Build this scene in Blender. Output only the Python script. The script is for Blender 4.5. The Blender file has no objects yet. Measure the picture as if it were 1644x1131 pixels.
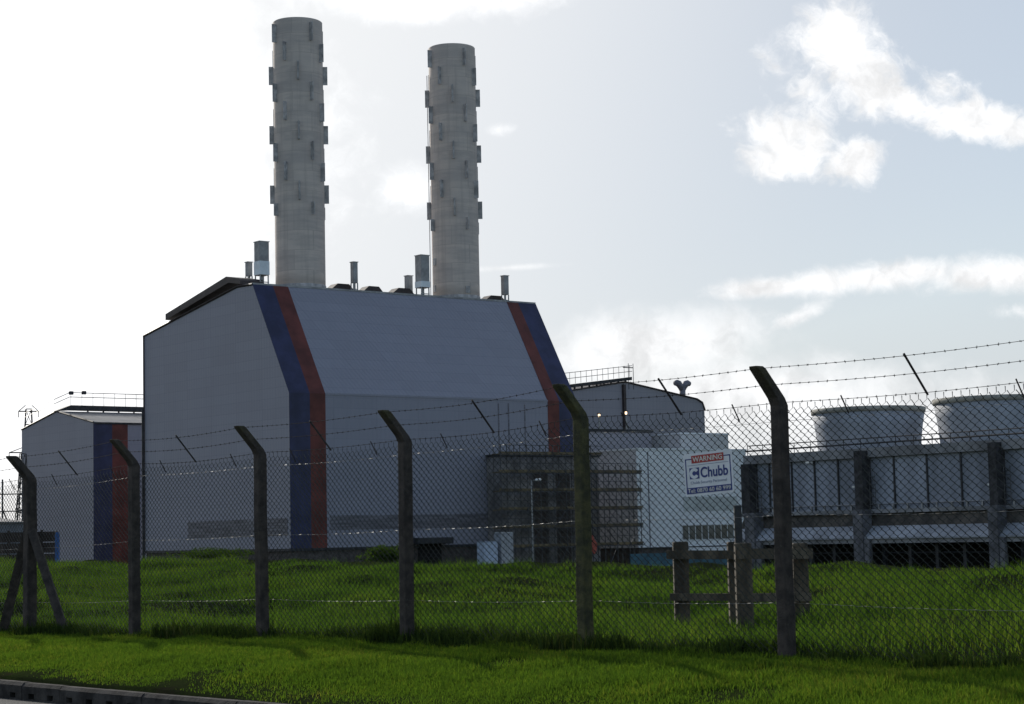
import bpy, math, random
import numpy as np
from mathutils import Vector, Matrix
random.seed(7); RNG = np.random.default_rng(11)
R = math.radians
S = bpy.context.scene
COL = S.collection

# ---------------------------------------------------------------- camera
F_PX = 3168.6; PITCH = R(5.308); ROLL = R(1.264); EYE = 1.6
cd = bpy.data.cameras.new('camera'); cam = bpy.data.objects.new('camera', cd); COL.objects.link(cam)
cd.sensor_width = 36.0; cd.lens = F_PX / 1644 * 36.0; cd.clip_start = .1; cd.clip_end = 6000
CM = Matrix.Translation((0, 0, EYE)) @ Matrix.Rotation(R(90) + PITCH, 4, 'X') @ Matrix.Rotation(-ROLL, 4, 'Z')
cam.matrix_world = CM
S.camera = cam
S.render.resolution_x = 1024; S.render.resolution_y = 704

def ray(px, py):
    d = CM.to_3x3() @ Vector(((px - 822) / F_PX, (565.5 - py) / F_PX, -1))
    return d
def at(px, py, Y):
    d = ray(px, py); return Vector((0, 0, EYE)) + d * (Y / d.y)

# ---------------------------------------------------------------- sun, sky, exposure
SUN_AZ = -30.0; SUN_EL = 23.0            # degrees: left of the view, ahead
S.view_settings.view_transform = 'Standard'; S.view_settings.look = 'None'
S.view_settings.gamma = 1.0; S.view_settings.exposure = 0.4
sl = bpy.data.lights.new('sun', 'SUN'); sl.energy = 2.5; sl.angle = R(.8); sl.color = (1, .94, .84)
so = bpy.data.objects.new('sun', sl); COL.objects.link(so)
sd = Vector((math.sin(R(SUN_AZ)) * math.cos(R(SUN_EL)), math.cos(R(SUN_AZ)) * math.cos(R(SUN_EL)), math.sin(R(SUN_EL))))
so.rotation_euler = sd.to_track_quat('Z', 'Y').to_euler(); so.location = (0, 0, 100)

W = bpy.data.worlds.new('World'); S.world = W; W.use_nodes = True
class NT:
    """tiny helper to write node graphs as expressions"""
    def __init__(s, tree): s.t = tree; s.n = tree.nodes; s.l = tree.links
    def node(s, kind, **kw):
        x = s.n.new(kind)
        for k, v in kw.items(): setattr(x, k, v)
        return x
    def put(s, sock, v):
        if hasattr(v, 'is_output') or isinstance(v, bpy.types.NodeSocket): s.l.new(v, sock)
        elif v is not None: sock.default_value = v
    def m(s, op, a, b=None, c=None, clamp=False):
        x = s.n.new('ShaderNodeMath'); x.operation = op; x.use_clamp = clamp
        s.put(x.inputs[0], a)
        if b is not None: s.put(x.inputs[1], b)
        if c is not None: s.put(x.inputs[2], c)
        return x.outputs[0]
    def step(s, v, lo, hi, a=0., b=1.):
        x = s.n.new('ShaderNodeMapRange'); x.interpolation_type = 'SMOOTHSTEP'
        s.put(x.inputs['Value'], v)
        for k, q in (('From Min', lo), ('From Max', hi), ('To Min', a), ('To Max', b)): s.put(x.inputs[k], q)
        return x.outputs[0]
    def mix(s, f, a, b, mode='MIX'):
        x = s.n.new('ShaderNodeMix'); x.data_type = 'RGBA'; x.blend_type = mode
        s.put(x.inputs[0], f); s.put(x.inputs[6], a); s.put(x.inputs[7], b)
        return x.outputs[2]
    def noise(s, vec, scale, detail=4., rough=.55, dist=0.):
        x = s.n.new('ShaderNodeTexNoise'); s.put(x.inputs['Vector'], vec)
        x.inputs['Scale'].default_value = scale; x.inputs['Detail'].default_value = detail
        x.inputs['Roughness'].default_value = rough; x.inputs['Distortion'].default_value = dist
        return x.outputs['Fac']

def build_world():
    g = NT(W.node_tree)
    bg = g.n['Background']
    sky = g.node('ShaderNodeTexSky', sky_type='NISHITA', sun_disc=False, sun_elevation=R(SUN_EL), sun_rotation=R(SUN_AZ))
    sky.air_density = 1.0; sky.dust_density = 1.0; sky.ozone_density = 1.3; sky.altitude = 10
    tc = g.node('ShaderNodeTexCoord').outputs['Generated']
    sep = g.node('ShaderNodeSeparateXYZ'); g.l.new(tc, sep.inputs[0])
    X, Y, Z = sep.outputs
    ys = g.m('MAXIMUM', Y, .05)
    a = g.m('DIVIDE', X, ys); b = g.m('DIVIDE', Z, ys)     # slope directions ahead of the viewer: the sky as mapped to the horizon's bearing
    cmb = g.node('ShaderNodeCombineXYZ'); g.l.new(a, cmb.inputs[0]); g.l.new(b, cmb.inputs[1])
    P = cmb.outputs[0]
    # warp
    nz = g.node('ShaderNodeTexNoise'); g.l.new(P, nz.inputs['Vector']); nz.inputs['Scale'].default_value = 45; nz.inputs['Detail'].default_value = 5
    vs = g.node('ShaderNodeVectorMath', operation='SUBTRACT'); g.l.new(nz.outputs['Color'], vs.inputs[0]); vs.inputs[1].default_value = (.5, .5, .5)
    vm = g.node('ShaderNodeVectorMath', operation='SCALE'); g.l.new(vs.outputs[0], vm.inputs[0]); vm.inputs['Scale'].default_value = .026
    va = g.node('ShaderNodeVectorMath', operation='ADD'); g.l.new(P, va.inputs[0]); g.l.new(vm.outputs[0], va.inputs[1])
    Pw = va.outputs[0]
    n1 = g.m('ADD', g.m('MULTIPLY', g.noise(Pw, 30, 10, .64), .72), g.m('MULTIPLY', g.noise(Pw, 85, 8, .62), .28))
    n2 = g.noise(Pw, 38, 7, .6)
    def blob(px, py, rx, ry, rot=0., soft=1.):
        d = ray(px, py); a0, b0 = d.x / d.y, d.z / d.y
        c, s_ = math.cos(R(rot)), math.sin(R(rot))
        da = g.m('SUBTRACT', a, a0); db = g.m('SUBTRACT', b, b0)
        u = g.m('ADD', g.m('MULTIPLY', da, c * F_PX / rx), g.m('MULTIPLY', db, s_ * F_PX / rx))
        v = g.m('ADD', g.m('MULTIPLY', da, -s_ * F_PX / ry), g.m('MULTIPLY', db, c * F_PX / ry))
        r2 = g.m('ADD', g.m('MULTIPLY', u, u), g.m('MULTIPLY', v, v))
        return g.m('MULTIPLY', g.m('SUBTRACT', 1., g.m('SQRT', r2)), soft)
    def union(bl):
        x = bl[0]
        for y in bl[1:]: x = g.m('SMOOTH_MAX', x, y, .25)
        return x
    puff = union([blob(1345, 70, 92, 95), blob(1395, 130, 80, 80, 0, .8), blob(1265, 215, 95, 80), blob(1370, 255, 60, 48, 0, .9),
                  blob(1440, 160, 150, 48, -20, .9), blob(1560, 195, 150, 40, -8), blob(1700, 205, 140, 45), blob(1300, 150, 60, 90, 20, .6),
                  blob(1245, 110, 45, 22, -45, .45), blob(1510, 140, 50, 40, 0, .7), blob(1260, 265, 90, 30, 0, .8)])
    dpuff = g.step(g.m('ADD', puff, g.m('MULTIPLY', g.m('SUBTRACT', n1, .5), 2.8)), -.02, .68)
    bank = union([blob(1240, 462, 150, 22, 3), blob(1420, 445, 260, 34, 4), blob(1640, 440, 280, 42, 2), blob(1280, 508, 70, 20, 22, .7), blob(1620, 500, 60, 20, 0, .5)])
    dbank = g.step(g.m('ADD', bank, g.m('MULTIPLY', g.m('SUBTRACT', n1, .5), 1.9)), .0, .75)
    low = union([blob(1040, 560, 260, 85, 6), blob(1180, 640, 420, 90), blob(1500, 690, 500, 110, 0, .9), blob(820, 430, 110, 8, 2, .5)])
    dlow = g.step(g.m('ADD', low, g.m('MULTIPLY', g.m('SUBTRACT', n1, .5), 1.0)), .0, .75, 0, .9)
    left = union([blob(40, 260, 560, 420), blob(250, 90, 200, 110), blob(340, 100, 90, 50), blob(690, -15, 260, 62), blob(40, 560, 480, 300), blob(655, 305, 70, 50, 0, .55), blob(800, 208, 26, 12, 0, .3)])
    dleft = g.step(g.m('ADD', left, g.m('MULTIPLY', g.m('SUBTRACT', n1, .5), 1.2)), -.05, .6)
    # scattered cloud over the rest of the sky
    n3 = g.noise(tc, 2.6, 7, .6)
    dfar = g.step(n3, .50, .70, 0, .6)
    front = g.step(Y, .80, .93)
    dfar = g.m('MULTIPLY', dfar, g.m('SUBTRACT', 1., front))
    dens = g.m('MAXIMUM', g.m('MAXIMUM', dpuff, dbank), g.m('MAXIMUM', dlow, dleft))
    dens = g.m('MULTIPLY', dens, g.step(Y, .3, .6))
    dens = g.m('MAXIMUM', dens, dfar)
    dt = g.node('ShaderNodeVectorMath', operation='DOT_PRODUCT'); g.l.new(tc, dt.inputs[0]); dt.inputs[1].default_value = sd
    dot = dt.outputs['Value']
    k = 1 / (SKY_STRENGTH * 2 ** S.view_settings.exposure)       # display-linear -> sky units
    glow = g.step(dot, .80, .965, 0, .36)
    shade = g.m('MULTIPLY', g.m('ADD', g.step(n2, .28, .60, .80, 1.08), glow), k)
    cc = g.node('ShaderNodeCombineColor')
    for i, q in enumerate((.995, 1.0, 1.01)): g.l.new(g.m('MULTIPLY', shade, q), cc.inputs[i])
    # thin high veil, whiter towards the sun's bearing and towards the horizon
    v1 = g.step(dot, .62, .92, .55, .98)
    v2 = g.step(Z, .30, .02, 0, .9)
    vf = g.m('MULTIPLY', g.m('MAXIMUM', v1, v2), g.step(Y, .1, .6))
    vc = g.mix(g.step(dot, .74, .95), (.60 * k, .645 * k, .71 * k, 1), (.93 * k, .94 * k, .95 * k, 1))
    out = g.mix(vf, sky.outputs[0], vc)
    out = g.mix(dens, out, cc.outputs[0])
    g.l.new(out, bg.inputs['Color']); bg.inputs['Strength'].default_value = SKY_STRENGTH
SKY_STRENGTH = .10
build_world()

# ---------------------------------------------------------------- materials
def mat(name, c, rough=.8, var=.12, scale=3., metal=0., c2=None, bump=0., bscale=30., spec=.4, stretch=None, detail=5.):
    m = bpy.data.materials.new(name); m.use_nodes = True
    g = NT(m.node_tree); bs = g.n['Principled BSDF']
    tc = g.node('ShaderNodeTexCoord').outputs['Object']
    if stretch:
        mp = g.node('ShaderNodeMapping'); g.l.new(tc, mp.inputs[0]); mp.inputs['Scale'].default_value = stretch; tc = mp.outputs[0]
    n = g.noise(tc, scale, detail, .6)
    c2 = c2 or tuple(x * (1 - 2.2 * var) for x in c)
    c1 = tuple(min(1, x * (1 + var)) for x in c)
    f = g.step(n, .32, .7)
    g.l.new(g.mix(f, (*c2, 1), (*c1, 1)), bs.inputs['Base Color'])
    bs.inputs['Roughness'].default_value = rough; bs.inputs['Metallic'].default_value = metal
    bs.inputs['Specular IOR Level'].default_value = spec
    if bump:
        b = g.node('ShaderNodeBump'); b.inputs['Strength'].default_value = bump; b.inputs['Distance'].default_value = .02
        g.l.new(g.noise(tc, bscale, 4, .6), b.inputs['Height']); g.l.new(b.outputs[0], bs.inputs['Normal'])
    return m

def cladding(name, c, panel=(6., 1.2), var=.05, dirt=.16):
    """profiled steel sheet: panels with a little variation, faint streaks that run down"""
    m = bpy.data.materials.new(name); m.use_nodes = True
    g = NT(m.node_tree); bs = g.n['Principled BSDF']
    tc = g.node('ShaderNodeTexCoord').outputs['Object']
    sep = g.node('ShaderNodeSeparateXYZ'); g.l.new(tc, sep.inputs[0])
    h = g.m('ADD', sep.outputs[0], g.m('MULTIPLY', sep.outputs[1], 1.0))
    cx = g.node('ShaderNodeCombineXYZ'); g.l.new(h, cx.inputs[0]); g.l.new(sep.outputs[2], cx.inputs[1])
    br = g.node('ShaderNodeTexBrick'); g.l.new(cx.outputs[0], br.inputs['Vector'])
    br.inputs['Scale'].default_value = 1; br.inputs['Brick Width'].default_value = panel[0]; br.inputs['Row Height'].default_value = panel[1]
    br.inputs['Mortar Size'].default_value = .02; br.offset = 0.
    a = tuple(x * (1 + var) for x in c); b = tuple(x * (1 - var) for x in c); d = tuple(x * .8 for x in c)
    br.inputs['Color1'].default_value = (*a, 1); br.inputs['Color2'].default_value = (*b, 1); br.inputs['Mortar'].default_value = (*d, 1)
    mp = g.node('ShaderNodeMapping'); g.l.new(tc, mp.inputs[0]); mp.inputs['Scale'].default_value = (1.1, 1.1, .09)
    st = g.step(g.noise(mp.outputs[0], 1.0, 5, .65), .45, .75, 0, dirt)
    bl = g.step(g.noise(tc, .12, 4, .6), .4, .7, 0, dirt)
    c1 = g.mix(st, br.outputs['Color'], tuple(x * .55 for x in c) + (1,))
    c1 = g.mix(bl, c1, (c[0] * .75, c[1] * .72, c[2] * .68, 1))
    g.l.new(c1, bs.inputs['Base Color']); bs.inputs['Roughness'].default_value = .55; bs.inputs['Specular IOR Level'].default_value = .3
    wv = g.m('SINE', g.m('MULTIPLY', h, 2 * math.pi / .6))
    bp = g.node('ShaderNodeBump'); bp.inputs['Strength'].default_value = .25; bp.inputs['Distance'].default_value = .04
    g.l.new(wv, bp.inputs['Height']); g.l.new(bp.outputs[0], bs.inputs['Normal'])
    return m

def chimney_mat():
    m = bpy.data.materials.new('chimney_steel_plate'); m.use_nodes = True
    g = NT(m.node_tree); bs = g.n['Principled BSDF']
    tc = g.node('ShaderNodeTexCoord').outputs['Object']
    sep = g.node('ShaderNodeSeparateXYZ'); g.l.new(tc, sep.inputs[0])
    ang = g.m('MULTIPLY', g.m('ARCTAN2', sep.outputs[0], sep.outputs[1]), 3.07)
    cx = g.node('ShaderNodeCombineXYZ'); g.l.new(ang, cx.inputs[0]); g.l.new(sep.outputs[2], cx.inputs[1])
    br = g.node('ShaderNodeTexBrick'); g.l.new(cx.outputs[0], br.inputs['Vector'])
    br.inputs['Scale'].default_value = 1; br.inputs['Brick Width'].default_value = 4.8; br.inputs['Row Height'].default_value = 2.45; br.inputs['Mortar Size'].default_value = .045
    br.inputs['Mortar Smooth'].default_value = .6
    br.inputs['Color1'].default_value = (0.669, 0.579, 0.518, 1); br.inputs['Color2'].default_value = (0.572, 0.500, 0.456, 1); br.inputs['Mortar'].default_value = (0.453, 0.391, 0.350, 1)  # plate colours lifted to take in the haze veil
    n = g.step(g.noise(tc, .35, 6, .65), .35, .7)
    c = g.mix(g.m('MULTIPLY', n, .45), br.outputs['Color'], (0.712, 0.614, 0.537, 1))
    mp = g.node('ShaderNodeMapping'); g.l.new(tc, mp.inputs[0]); mp.inputs['Scale'].default_value = (.03, .03, .55)
    c = g.mix(g.step(g.noise(mp.outputs[0], 1, 3, .6), .45, .62, 0, .38), c, (0.432, 0.386, 0.370, 1))
    mp = g.node('ShaderNodeMapping'); g.l.new(tc, mp.inputs[0]); mp.inputs['Scale'].default_value = (.22, .22, 1.4)
    c = g.mix(g.step(g.noise(mp.outputs[0], 1, 5, .65), .46, .66, 0, .45), c, (0.432, 0.381, 0.355, 1))
    mp = g.node('ShaderNodeMapping'); g.l.new(tc, mp.inputs[0]); mp.inputs['Scale'].default_value = (.35, .35, 2.2)
    c = g.mix(g.step(g.noise(mp.outputs[0], 1, 5, .65), .5, .75, 0, .4), c, (0.410, 0.366, 0.350, 1))
    mp = g.node('ShaderNodeMapping'); g.l.new(tc, mp.inputs[0]); mp.inputs['Scale'].default_value = (1.6, 1.6, .07)
    c = g.mix(g.step(g.noise(mp.outputs[0], 1, 5, .65), .5, .78, 0, .5), c, (0.366, 0.317, 0.288, 1))
    g.l.new(c, bs.inputs['Base Color']); bs.inputs['Roughness'].default_value = .75
    return m

def grass_mat(name, stops, trans=.5, nscale=.5):
    m = bpy.data.materials.new(name); m.use_nodes = True
    g = NT(m.node_tree); o = g.n['Material Output']; g.n.remove(g.n['Principled BSDF'])
    tc = g.node('ShaderNodeTexCoord').outputs['Object']
    rnd = g.node('ShaderNodeNewGeometry').outputs['Random Per Island']
    f = g.m('ADD', g.m('MULTIPLY', g.noise(tc, nscale, 5, .6), .75), g.m('MULTIPLY', rnd, .4))
    cr = g.node('ShaderNodeValToRGB'); g.l.new(f, cr.inputs[0])
    els = cr.color_ramp.elements
    while len(els) < len(stops): els.new(.5)
    for e, (p, c) in zip(els, stops): e.position = p; e.color = (*c, 1)
    d = g.node('ShaderNodeBsdfDiffuse'); t = g.node('ShaderNodeBsdfTranslucent'); gl = g.node('ShaderNodeBsdfGlossy'); gl.inputs['Roughness'].default_value = .45
    g.l.new(cr.outputs[0], d.inputs[0])
    tcx = g.mix(1., cr.outputs[0], (1.25, 1.35, .5, 1), 'MULTIPLY'); g.l.new(tcx, t.inputs[0])
    mx = g.node('ShaderNodeMixShader'); mx.inputs[0].default_value = trans; g.l.new(d.outputs[0], mx.inputs[1]); g.l.new(t.outputs[0], mx.inputs[2])
    m2 = g.node('ShaderNodeMixShader'); m2.inputs[0].default_value = .0; g.l.new(mx.outputs[0], m2.inputs[1]); g.l.new(gl.outputs[0], m2.inputs[2])
    gl.inputs[0].default_value = (.5, .55, .4, 1)
    g.l.new(m2.outputs[0], o.inputs[0])
    return m

def emit(name, c, k):
    m = bpy.data.materials.new(name); m.use_nodes = True; bs = m.node_tree.nodes['Principled BSDF']
    bs.inputs['Emission Color'].default_value = (*c, 1); bs.inputs['Emission Strength'].default_value = k
    return m

M = dict(
    clad=cladding('grey_blue_cladding', (.285, .288, .345), var=.03, dirt=.09),
    clad_far=cladding('far_hall_cladding', (.285, .28, .335), var=.03, dirt=.1),
    clad_r=cladding('right_hall_cladding', (.30, .29, .325), var=.03, dirt=.1),
    white=cladding('white_cladding', (.74, .76, .78), (3., 1.0), .03, .12),
    white_side=cladding('greyer_white_cladding', (.56, .555, .56), (3., 1.0), .05, .2),  # greyer white for the side wall and upper storey
    blue=mat('blue_cladding', (.034, .040, .10), .55, .15, .4),
    orange=mat('rust_orange_cladding', (.145, .036, .028), .6, .18, .4),
    dark=mat('dark_steel', (.035, .036, .042), .6, .25, 2.),
    trim=mat('dark_brown_trim', (.06, .045, .045), .6, .2, 1.),
    plinth=mat('brown_brick_plinth', (.10, .085, .08), .9, .2, 2., bump=.3),
    louvre=mat('weathered_louvre', (.195, .19, .22), .6, .2, 1., stretch=(.3, .3, 4)),
    roof=mat('grey_sheet_roof', (.22, .21, .205), .45, .12, .3),
    chimney=chimney_mat(),
    strake=mat('chimney_fin_steel', (.52, .50, .495), .6, .2, 1.),
    vent=mat('silencer_grey', (.36, .36, .365), .6, .15, .8),
    ventpale=mat('silencer_pale_panel', (.75, .82, .87), .5, .06, 1.),
    galv=mat('galvanised_steel', (.32, .33, .34), .45, .15, 4., .5),
    conc=mat('stained_concrete', (.064, .052, .045), .92, .3, 7., c2=(.034, .029, .026), bump=.7, bscale=60),
    moss=mat('mossy_concrete', (.085, .08, .035), .95, .3, 9., c2=(.045, .045, .026), bump=.9, bscale=50),
    wire=mat('dark_plastic_coated_wire', (.035, .04, .04), .5, .1, 5.),
    linewire=mat('galvanised_line_wire', (.27, .27, .26), .45, .1, 5., .8),
    barb=mat('rusted_barbed_wire', (.06, .052, .05), .85, .2, 5., .0, spec=.1),
    timber=mat('weathered_timber', (.13, .105, .075), .9, .3, 4., c2=(.05, .04, .03), bump=.8, bscale=25, stretch=(1, 1, .25)),
    cconc=mat('cooling_block_concrete', (.27, .27, .28), .85, .18, .35, stretch=(1, 1, .4)),
    cpanel=mat('cooling_block_sheet', (.30, .325, .385), .7, .16, .3, stretch=(1.4, 1.4, .25)),
    ccanopy=mat('pale_cooling_canopy', (.33, .35, .39), .7, .15, .4),
    cdark=mat('cooling_pier_dark', (.06, .058, .062), .9, .3, 1.5),  # darker colour for the upper piers
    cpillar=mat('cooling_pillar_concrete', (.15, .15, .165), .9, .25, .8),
    csoffit=mat('dark_brown_soffit', (.09, .078, .065), .9, .3, .6, c2=(.045, .04, .036)),  # dark mottled brown under the gutter
    void=mat('opening_shade_black', (.012, .011, .011), .9, .3, .8),  # near-black that paints in the deep shade of openings
    stack=mat('fan_stack_glassfibre', (.345, .37, .42), .7, .12, .25, stretch=(1.2, 1.2, .3)),
    stackrim=mat('fan_stack_rim', (.34, .33, .29), .8, .15, .6),
    scaf=mat('scaffold_tube', (.10, .10, .105), .5, .2, 2., .5),
    board=mat('scaffold_board', (.16, .125, .07), .9, .3, .7, c2=(.07, .058, .042)),
    annex=mat('dark_sheeted_wall', (.24, .23, .235), .85, .25, .35),
    teal=mat('teal_painted_hoarding', (.045, .13, .18), .6, .15, .5),
    cabinet=mat('pale_blue_cabinet_paint', (.47, .55, .68), .5, .07, 1.),
    cabinet2=mat('grey_cabinet_paint', (.36, .38, .42), .5, .12, 1.),
    greypanel=mat('grey_green_panel', (.50, .53, .52), .6, .1, .5),
    glass=mat('dark_window_glass', (.09, .105, .11), .15, .2, .5, spec=.6),
    frame=mat('white_window_frame', (.6, .61, .62), .5, .06, 1.),
    red=mat('red_orange_sheet', (.42, .10, .07), .8, .2, 1.),
    bluepost=mat('blue_painted_post', (.03, .12, .36), .5, .15, 2.),
    car=mat('blue_car_paint', (.025, .07, .20), .25, .05, 1., .3),
    tyre=mat('tyre_rubber', (.02, .02, .02), .9, .1, 4.),
    brown=mat('brown_board_fence', (.055, .04, .035), .9, .25, .8),
    lowwall=mat('grey_shed_wall', (.22, .23, .26), .8, .12, .4),
    asphalt=mat('asphalt', (.05, .05, .052), .9, .2, 30., bump=.4, bscale=120),
    kerb=mat('kerb_concrete', (.065, .06, .056), .95, .28, 4., c2=(.028, .027, .026), spec=.1, bump=.5),
    signw=mat('sign_white', (.78, .80, .84), .35, .05, 6.),
    signb=mat('sign_blue', (.012, .035, .20), .4, .05, 6.),
    signr=mat('sign_red', (.42, .03, .03), .4, .05, 6.),
    signt=mat('sign_lettering_white', (.75, .74, .68), .4, .04, 6.),
    signg=mat('sign_small_print', (.18, .22, .34), .5, .05, 6.),
    lamp=emit('lit_lamp', (1, .72, .42), 1.6),
    lantern=mat('lantern_glass', (.75, .75, .72), .3, .05, 3.),
    leaf=grass_mat('shrub_leaf', [(0., (.03, .05, .02)), (.6, (.05, .085, .03)), (1., (.08, .12, .04))], .4),
)
def soil_mat():
    m = bpy.data.materials.new('turf_soil'); m.use_nodes = True
    g = NT(m.node_tree); bs = g.n['Principled BSDF']; tc = g.node('ShaderNodeTexCoord').outputs['Object']
    c = g.mix(g.step(g.noise(tc, .35, 6, .6), .4, .65), (.022, .028, .012, 1), (.03, .042, .012, 1))
    c = g.mix(g.step(g.noise(tc, 1.6, 6, .7), .55, .75), c, (.032, .026, .018, 1))
    g.l.new(c, bs.inputs['Base Color']); bs.inputs['Roughness'].default_value = 1.; bs.inputs['Specular IOR Level'].default_value = 0.
    b = g.node('ShaderNodeBump'); b.inputs['Strength'].default_value = .8; b.inputs['Distance'].default_value = .06
    g.l.new(g.noise(tc, 8, 6, .7), b.inputs['Height']); g.l.new(b.outputs[0], bs.inputs['Normal'])
    return m
M['soil'] = soil_mat()
def post_mat():
    m = M['conc']; g = NT(m.node_tree); bs = g.n['Principled BSDF']; src = bs.inputs['Base Color'].links[0].from_socket
    tc = g.node('ShaderNodeTexCoord').outputs['Object']; sep = g.node('ShaderNodeSeparateXYZ'); g.l.new(tc, sep.inputs[0])
    f = g.step(g.m('ADD', sep.outputs[2], g.m('MULTIPLY', g.noise(tc, 6, 5, .65), 1.1)), 3.3, 3.8, 0, .6)
    c = g.mix(f, src, (.085, .078, .028, 1))
    f2 = g.step(g.noise(tc, 16, 4, .6), .6, .72, 0, .5); c = g.mix(f2, c, (.11, .10, .085, 1))
    g.l.new(c, bs.inputs['Base Color'])
post_mat()

# ---------------------------------------------------------------- mesh helpers
class MB:
    def __init__(s): s.v = []; s.f = []
    def add(s, vs, fs):
        k = len(s.v); s.v += [tuple(p) for p in vs]; s.f += [tuple(i + k for i in f) for f in fs]; return s
    def box(s, x0, x1, y0, y1, z0, z1, c=0.):
        if c:   # chamfered box
            vs = []
            for z, e in ((z0, c), (z0 + c, 0), (z1 - c, 0), (z1, c)):
                X0, X1, Y0, Y1 = x0 + e, x1 - e, y0 + e, y1 - e
                k = c
                vs += [(X0 + k, Y0, z), (X1 - k, Y0, z), (X1, Y0 + k, z), (X1, Y1 - k, z), (X1 - k, Y1, z), (X0 + k, Y1, z), (X0, Y1 - k, z), (X0, Y0 + k, z)]
            return s.rings(vs, 8, 4)
        return s.add([(x0, y0, z0), (x1, y0, z0), (x1, y1, z0), (x0, y1, z0), (x0, y0, z1), (x1, y0, z1), (x1, y1, z1), (x0, y1, z1)],
                     [(0, 3, 2, 1), (4, 5, 6, 7), (0, 1, 5, 4), (1, 2, 6, 5), (2, 3, 7, 6), (3, 0, 4, 7)])
    def rings(s, vs, n, m, cap=True):
        fs = []
        for j in range(m - 1):
            for i in range(n): fs.append((j * n + i, j * n + (i + 1) % n, (j + 1) * n + (i + 1) % n, (j + 1) * n + i))
        if cap: fs += [tuple(range(n - 1, -1, -1)), tuple((m - 1) * n + i for i in range(n))]
        return s.add(vs, fs)
    def prism(s, poly, a0, a1, axis='x'):
        """poly in the two other axes, extruded along axis"""
        n = len(poly)
        def P(a, p): return (a, p[0], p[1]) if axis == 'x' else (p[0], a, p[1]) if axis == 'y' else (p[0], p[1], a)
        return s.rings([P(a0, p) for p in poly] + [P(a1, p) for p in poly], n, 2)
    def tube(s, pts, r, n=6, cap=True):
        pts = [Vector(p) for p in pts]; vs = []
        for i, p in enumerate(pts):
            d = (pts[min(i + 1, len(pts) - 1)] - pts[max(i - 1, 0)]).normalized()
            a = d.cross(Vector((0, 0, 1)) if abs(d.z) < .9 else Vector((1, 0, 0))).normalized(); b = d.cross(a)
            rr = r[i] if isinstance(r, (list, tuple)) else r
            for k in range(n):
                q = 2 * math.pi * k / n; vs.append(p + a * (rr * math.cos(q)) + b * (rr * math.sin(q)))
        return s.rings(vs, n, len(pts), cap)
    def lathe(s, prof, n=48, c=(0, 0), cap=True):
        vs = []
        for r, z in prof:
            for k in range(n): vs.append((c[0] + r * math.cos(2 * math.pi * k / n), c[1] + r * math.sin(2 * math.pi * k / n), z))
        return s.rings(vs, n, len(prof), cap)
    def build(s, name, m, parent=None, smooth=False):
        me = bpy.data.meshes.new(name); me.from_pydata(s.v, [], s.f); me.update()
        me.materials.append(M[m] if isinstance(m, str) else m)
        if smooth: me.shade_smooth()
        o = bpy.data.objects.new(name, me); COL.objects.link(o)
        if parent: o.parent = parent
        return o
def tag(o, label, cat, group=None):
    o['label'] = label; o['category'] = cat
    if group: o['group'] = group
    return o
def thing(name, label, cat, loc=(0, 0, 0), rz=0., group=None):
    o = bpy.data.objects.new(name, None); COL.objects.link(o); o.location = loc; o.rotation_euler = (0, 0, rz); o.empty_display_size = .2
    return tag(o, label, cat, group)
class Frame:
    def __init__(s, O, ang):
        s.O = Vector((O[0], O[1], 0)); s.a = ang; s.R = Matrix.Rotation(ang, 3, 'Z'); s.Ri = s.R.transposed()
    def w(s, x, y, z=0): return s.O + s.R @ Vector((x, y, z))
    def loc(s, p): return s.Ri @ (Vector(p) - s.O)
    def hit(s, px, py, axis, val):
        o = s.loc((0, 0, EYE)); d = s.Ri @ ray(px, py); k = (val - o[axis]) / d[axis]
        return o + d * k
    def rel(s, x, y): return Frame(s.w(x, y), s.a)

# ---------------------------------------------------------------- frames: fence, power station, cooling block
FA = math.atan2(-.747, .665)
FEN = Frame((2.62, 18.4), FA)              # x along the fence to the right, y beyond it
TH = R(51.973)
ST = Frame((-25.566, 225), R(90) - TH)     # x along the long side of the boiler house, y along its gable
CO = Frame((33, 190), -TH)                 # cooling block: x along its front, y behind
SITE = -3.4                                # level of the works yard

_VN = np.random.default_rng(5).random((4, 256, 256))
def vn(x, q, scale, k=0):
    '''smooth value noise 0..1'''
    x = np.asarray(x, float) / scale + 57.3 * k; q = np.asarray(q, float) / scale + 31.7 * k
    xi = np.floor(x).astype(int); qi = np.floor(q).astype(int); fx = x - xi; fq = q - qi
    fx = fx * fx * (3 - 2 * fx); fq = fq * fq * (3 - 2 * fq); T = _VN[k % 4]; a = xi & 255; b = qi & 255; a1 = (a + 1) & 255; b1 = (b + 1) & 255
    return (T[a, b] * (1 - fx) + T[a1, b] * fx) * (1 - fq) + (T[a, b1] * (1 - fx) + T[a1, b1] * fx) * fq
def fb(x, q, scale, k=0): return .5 * vn(x, q, scale, k) + .3 * vn(x, q, scale * .47, k + 1) + .2 * vn(x, q, scale * .21, k + 2)
def lerp(x, xs, ys): return np.interp(x, xs, ys)
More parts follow.
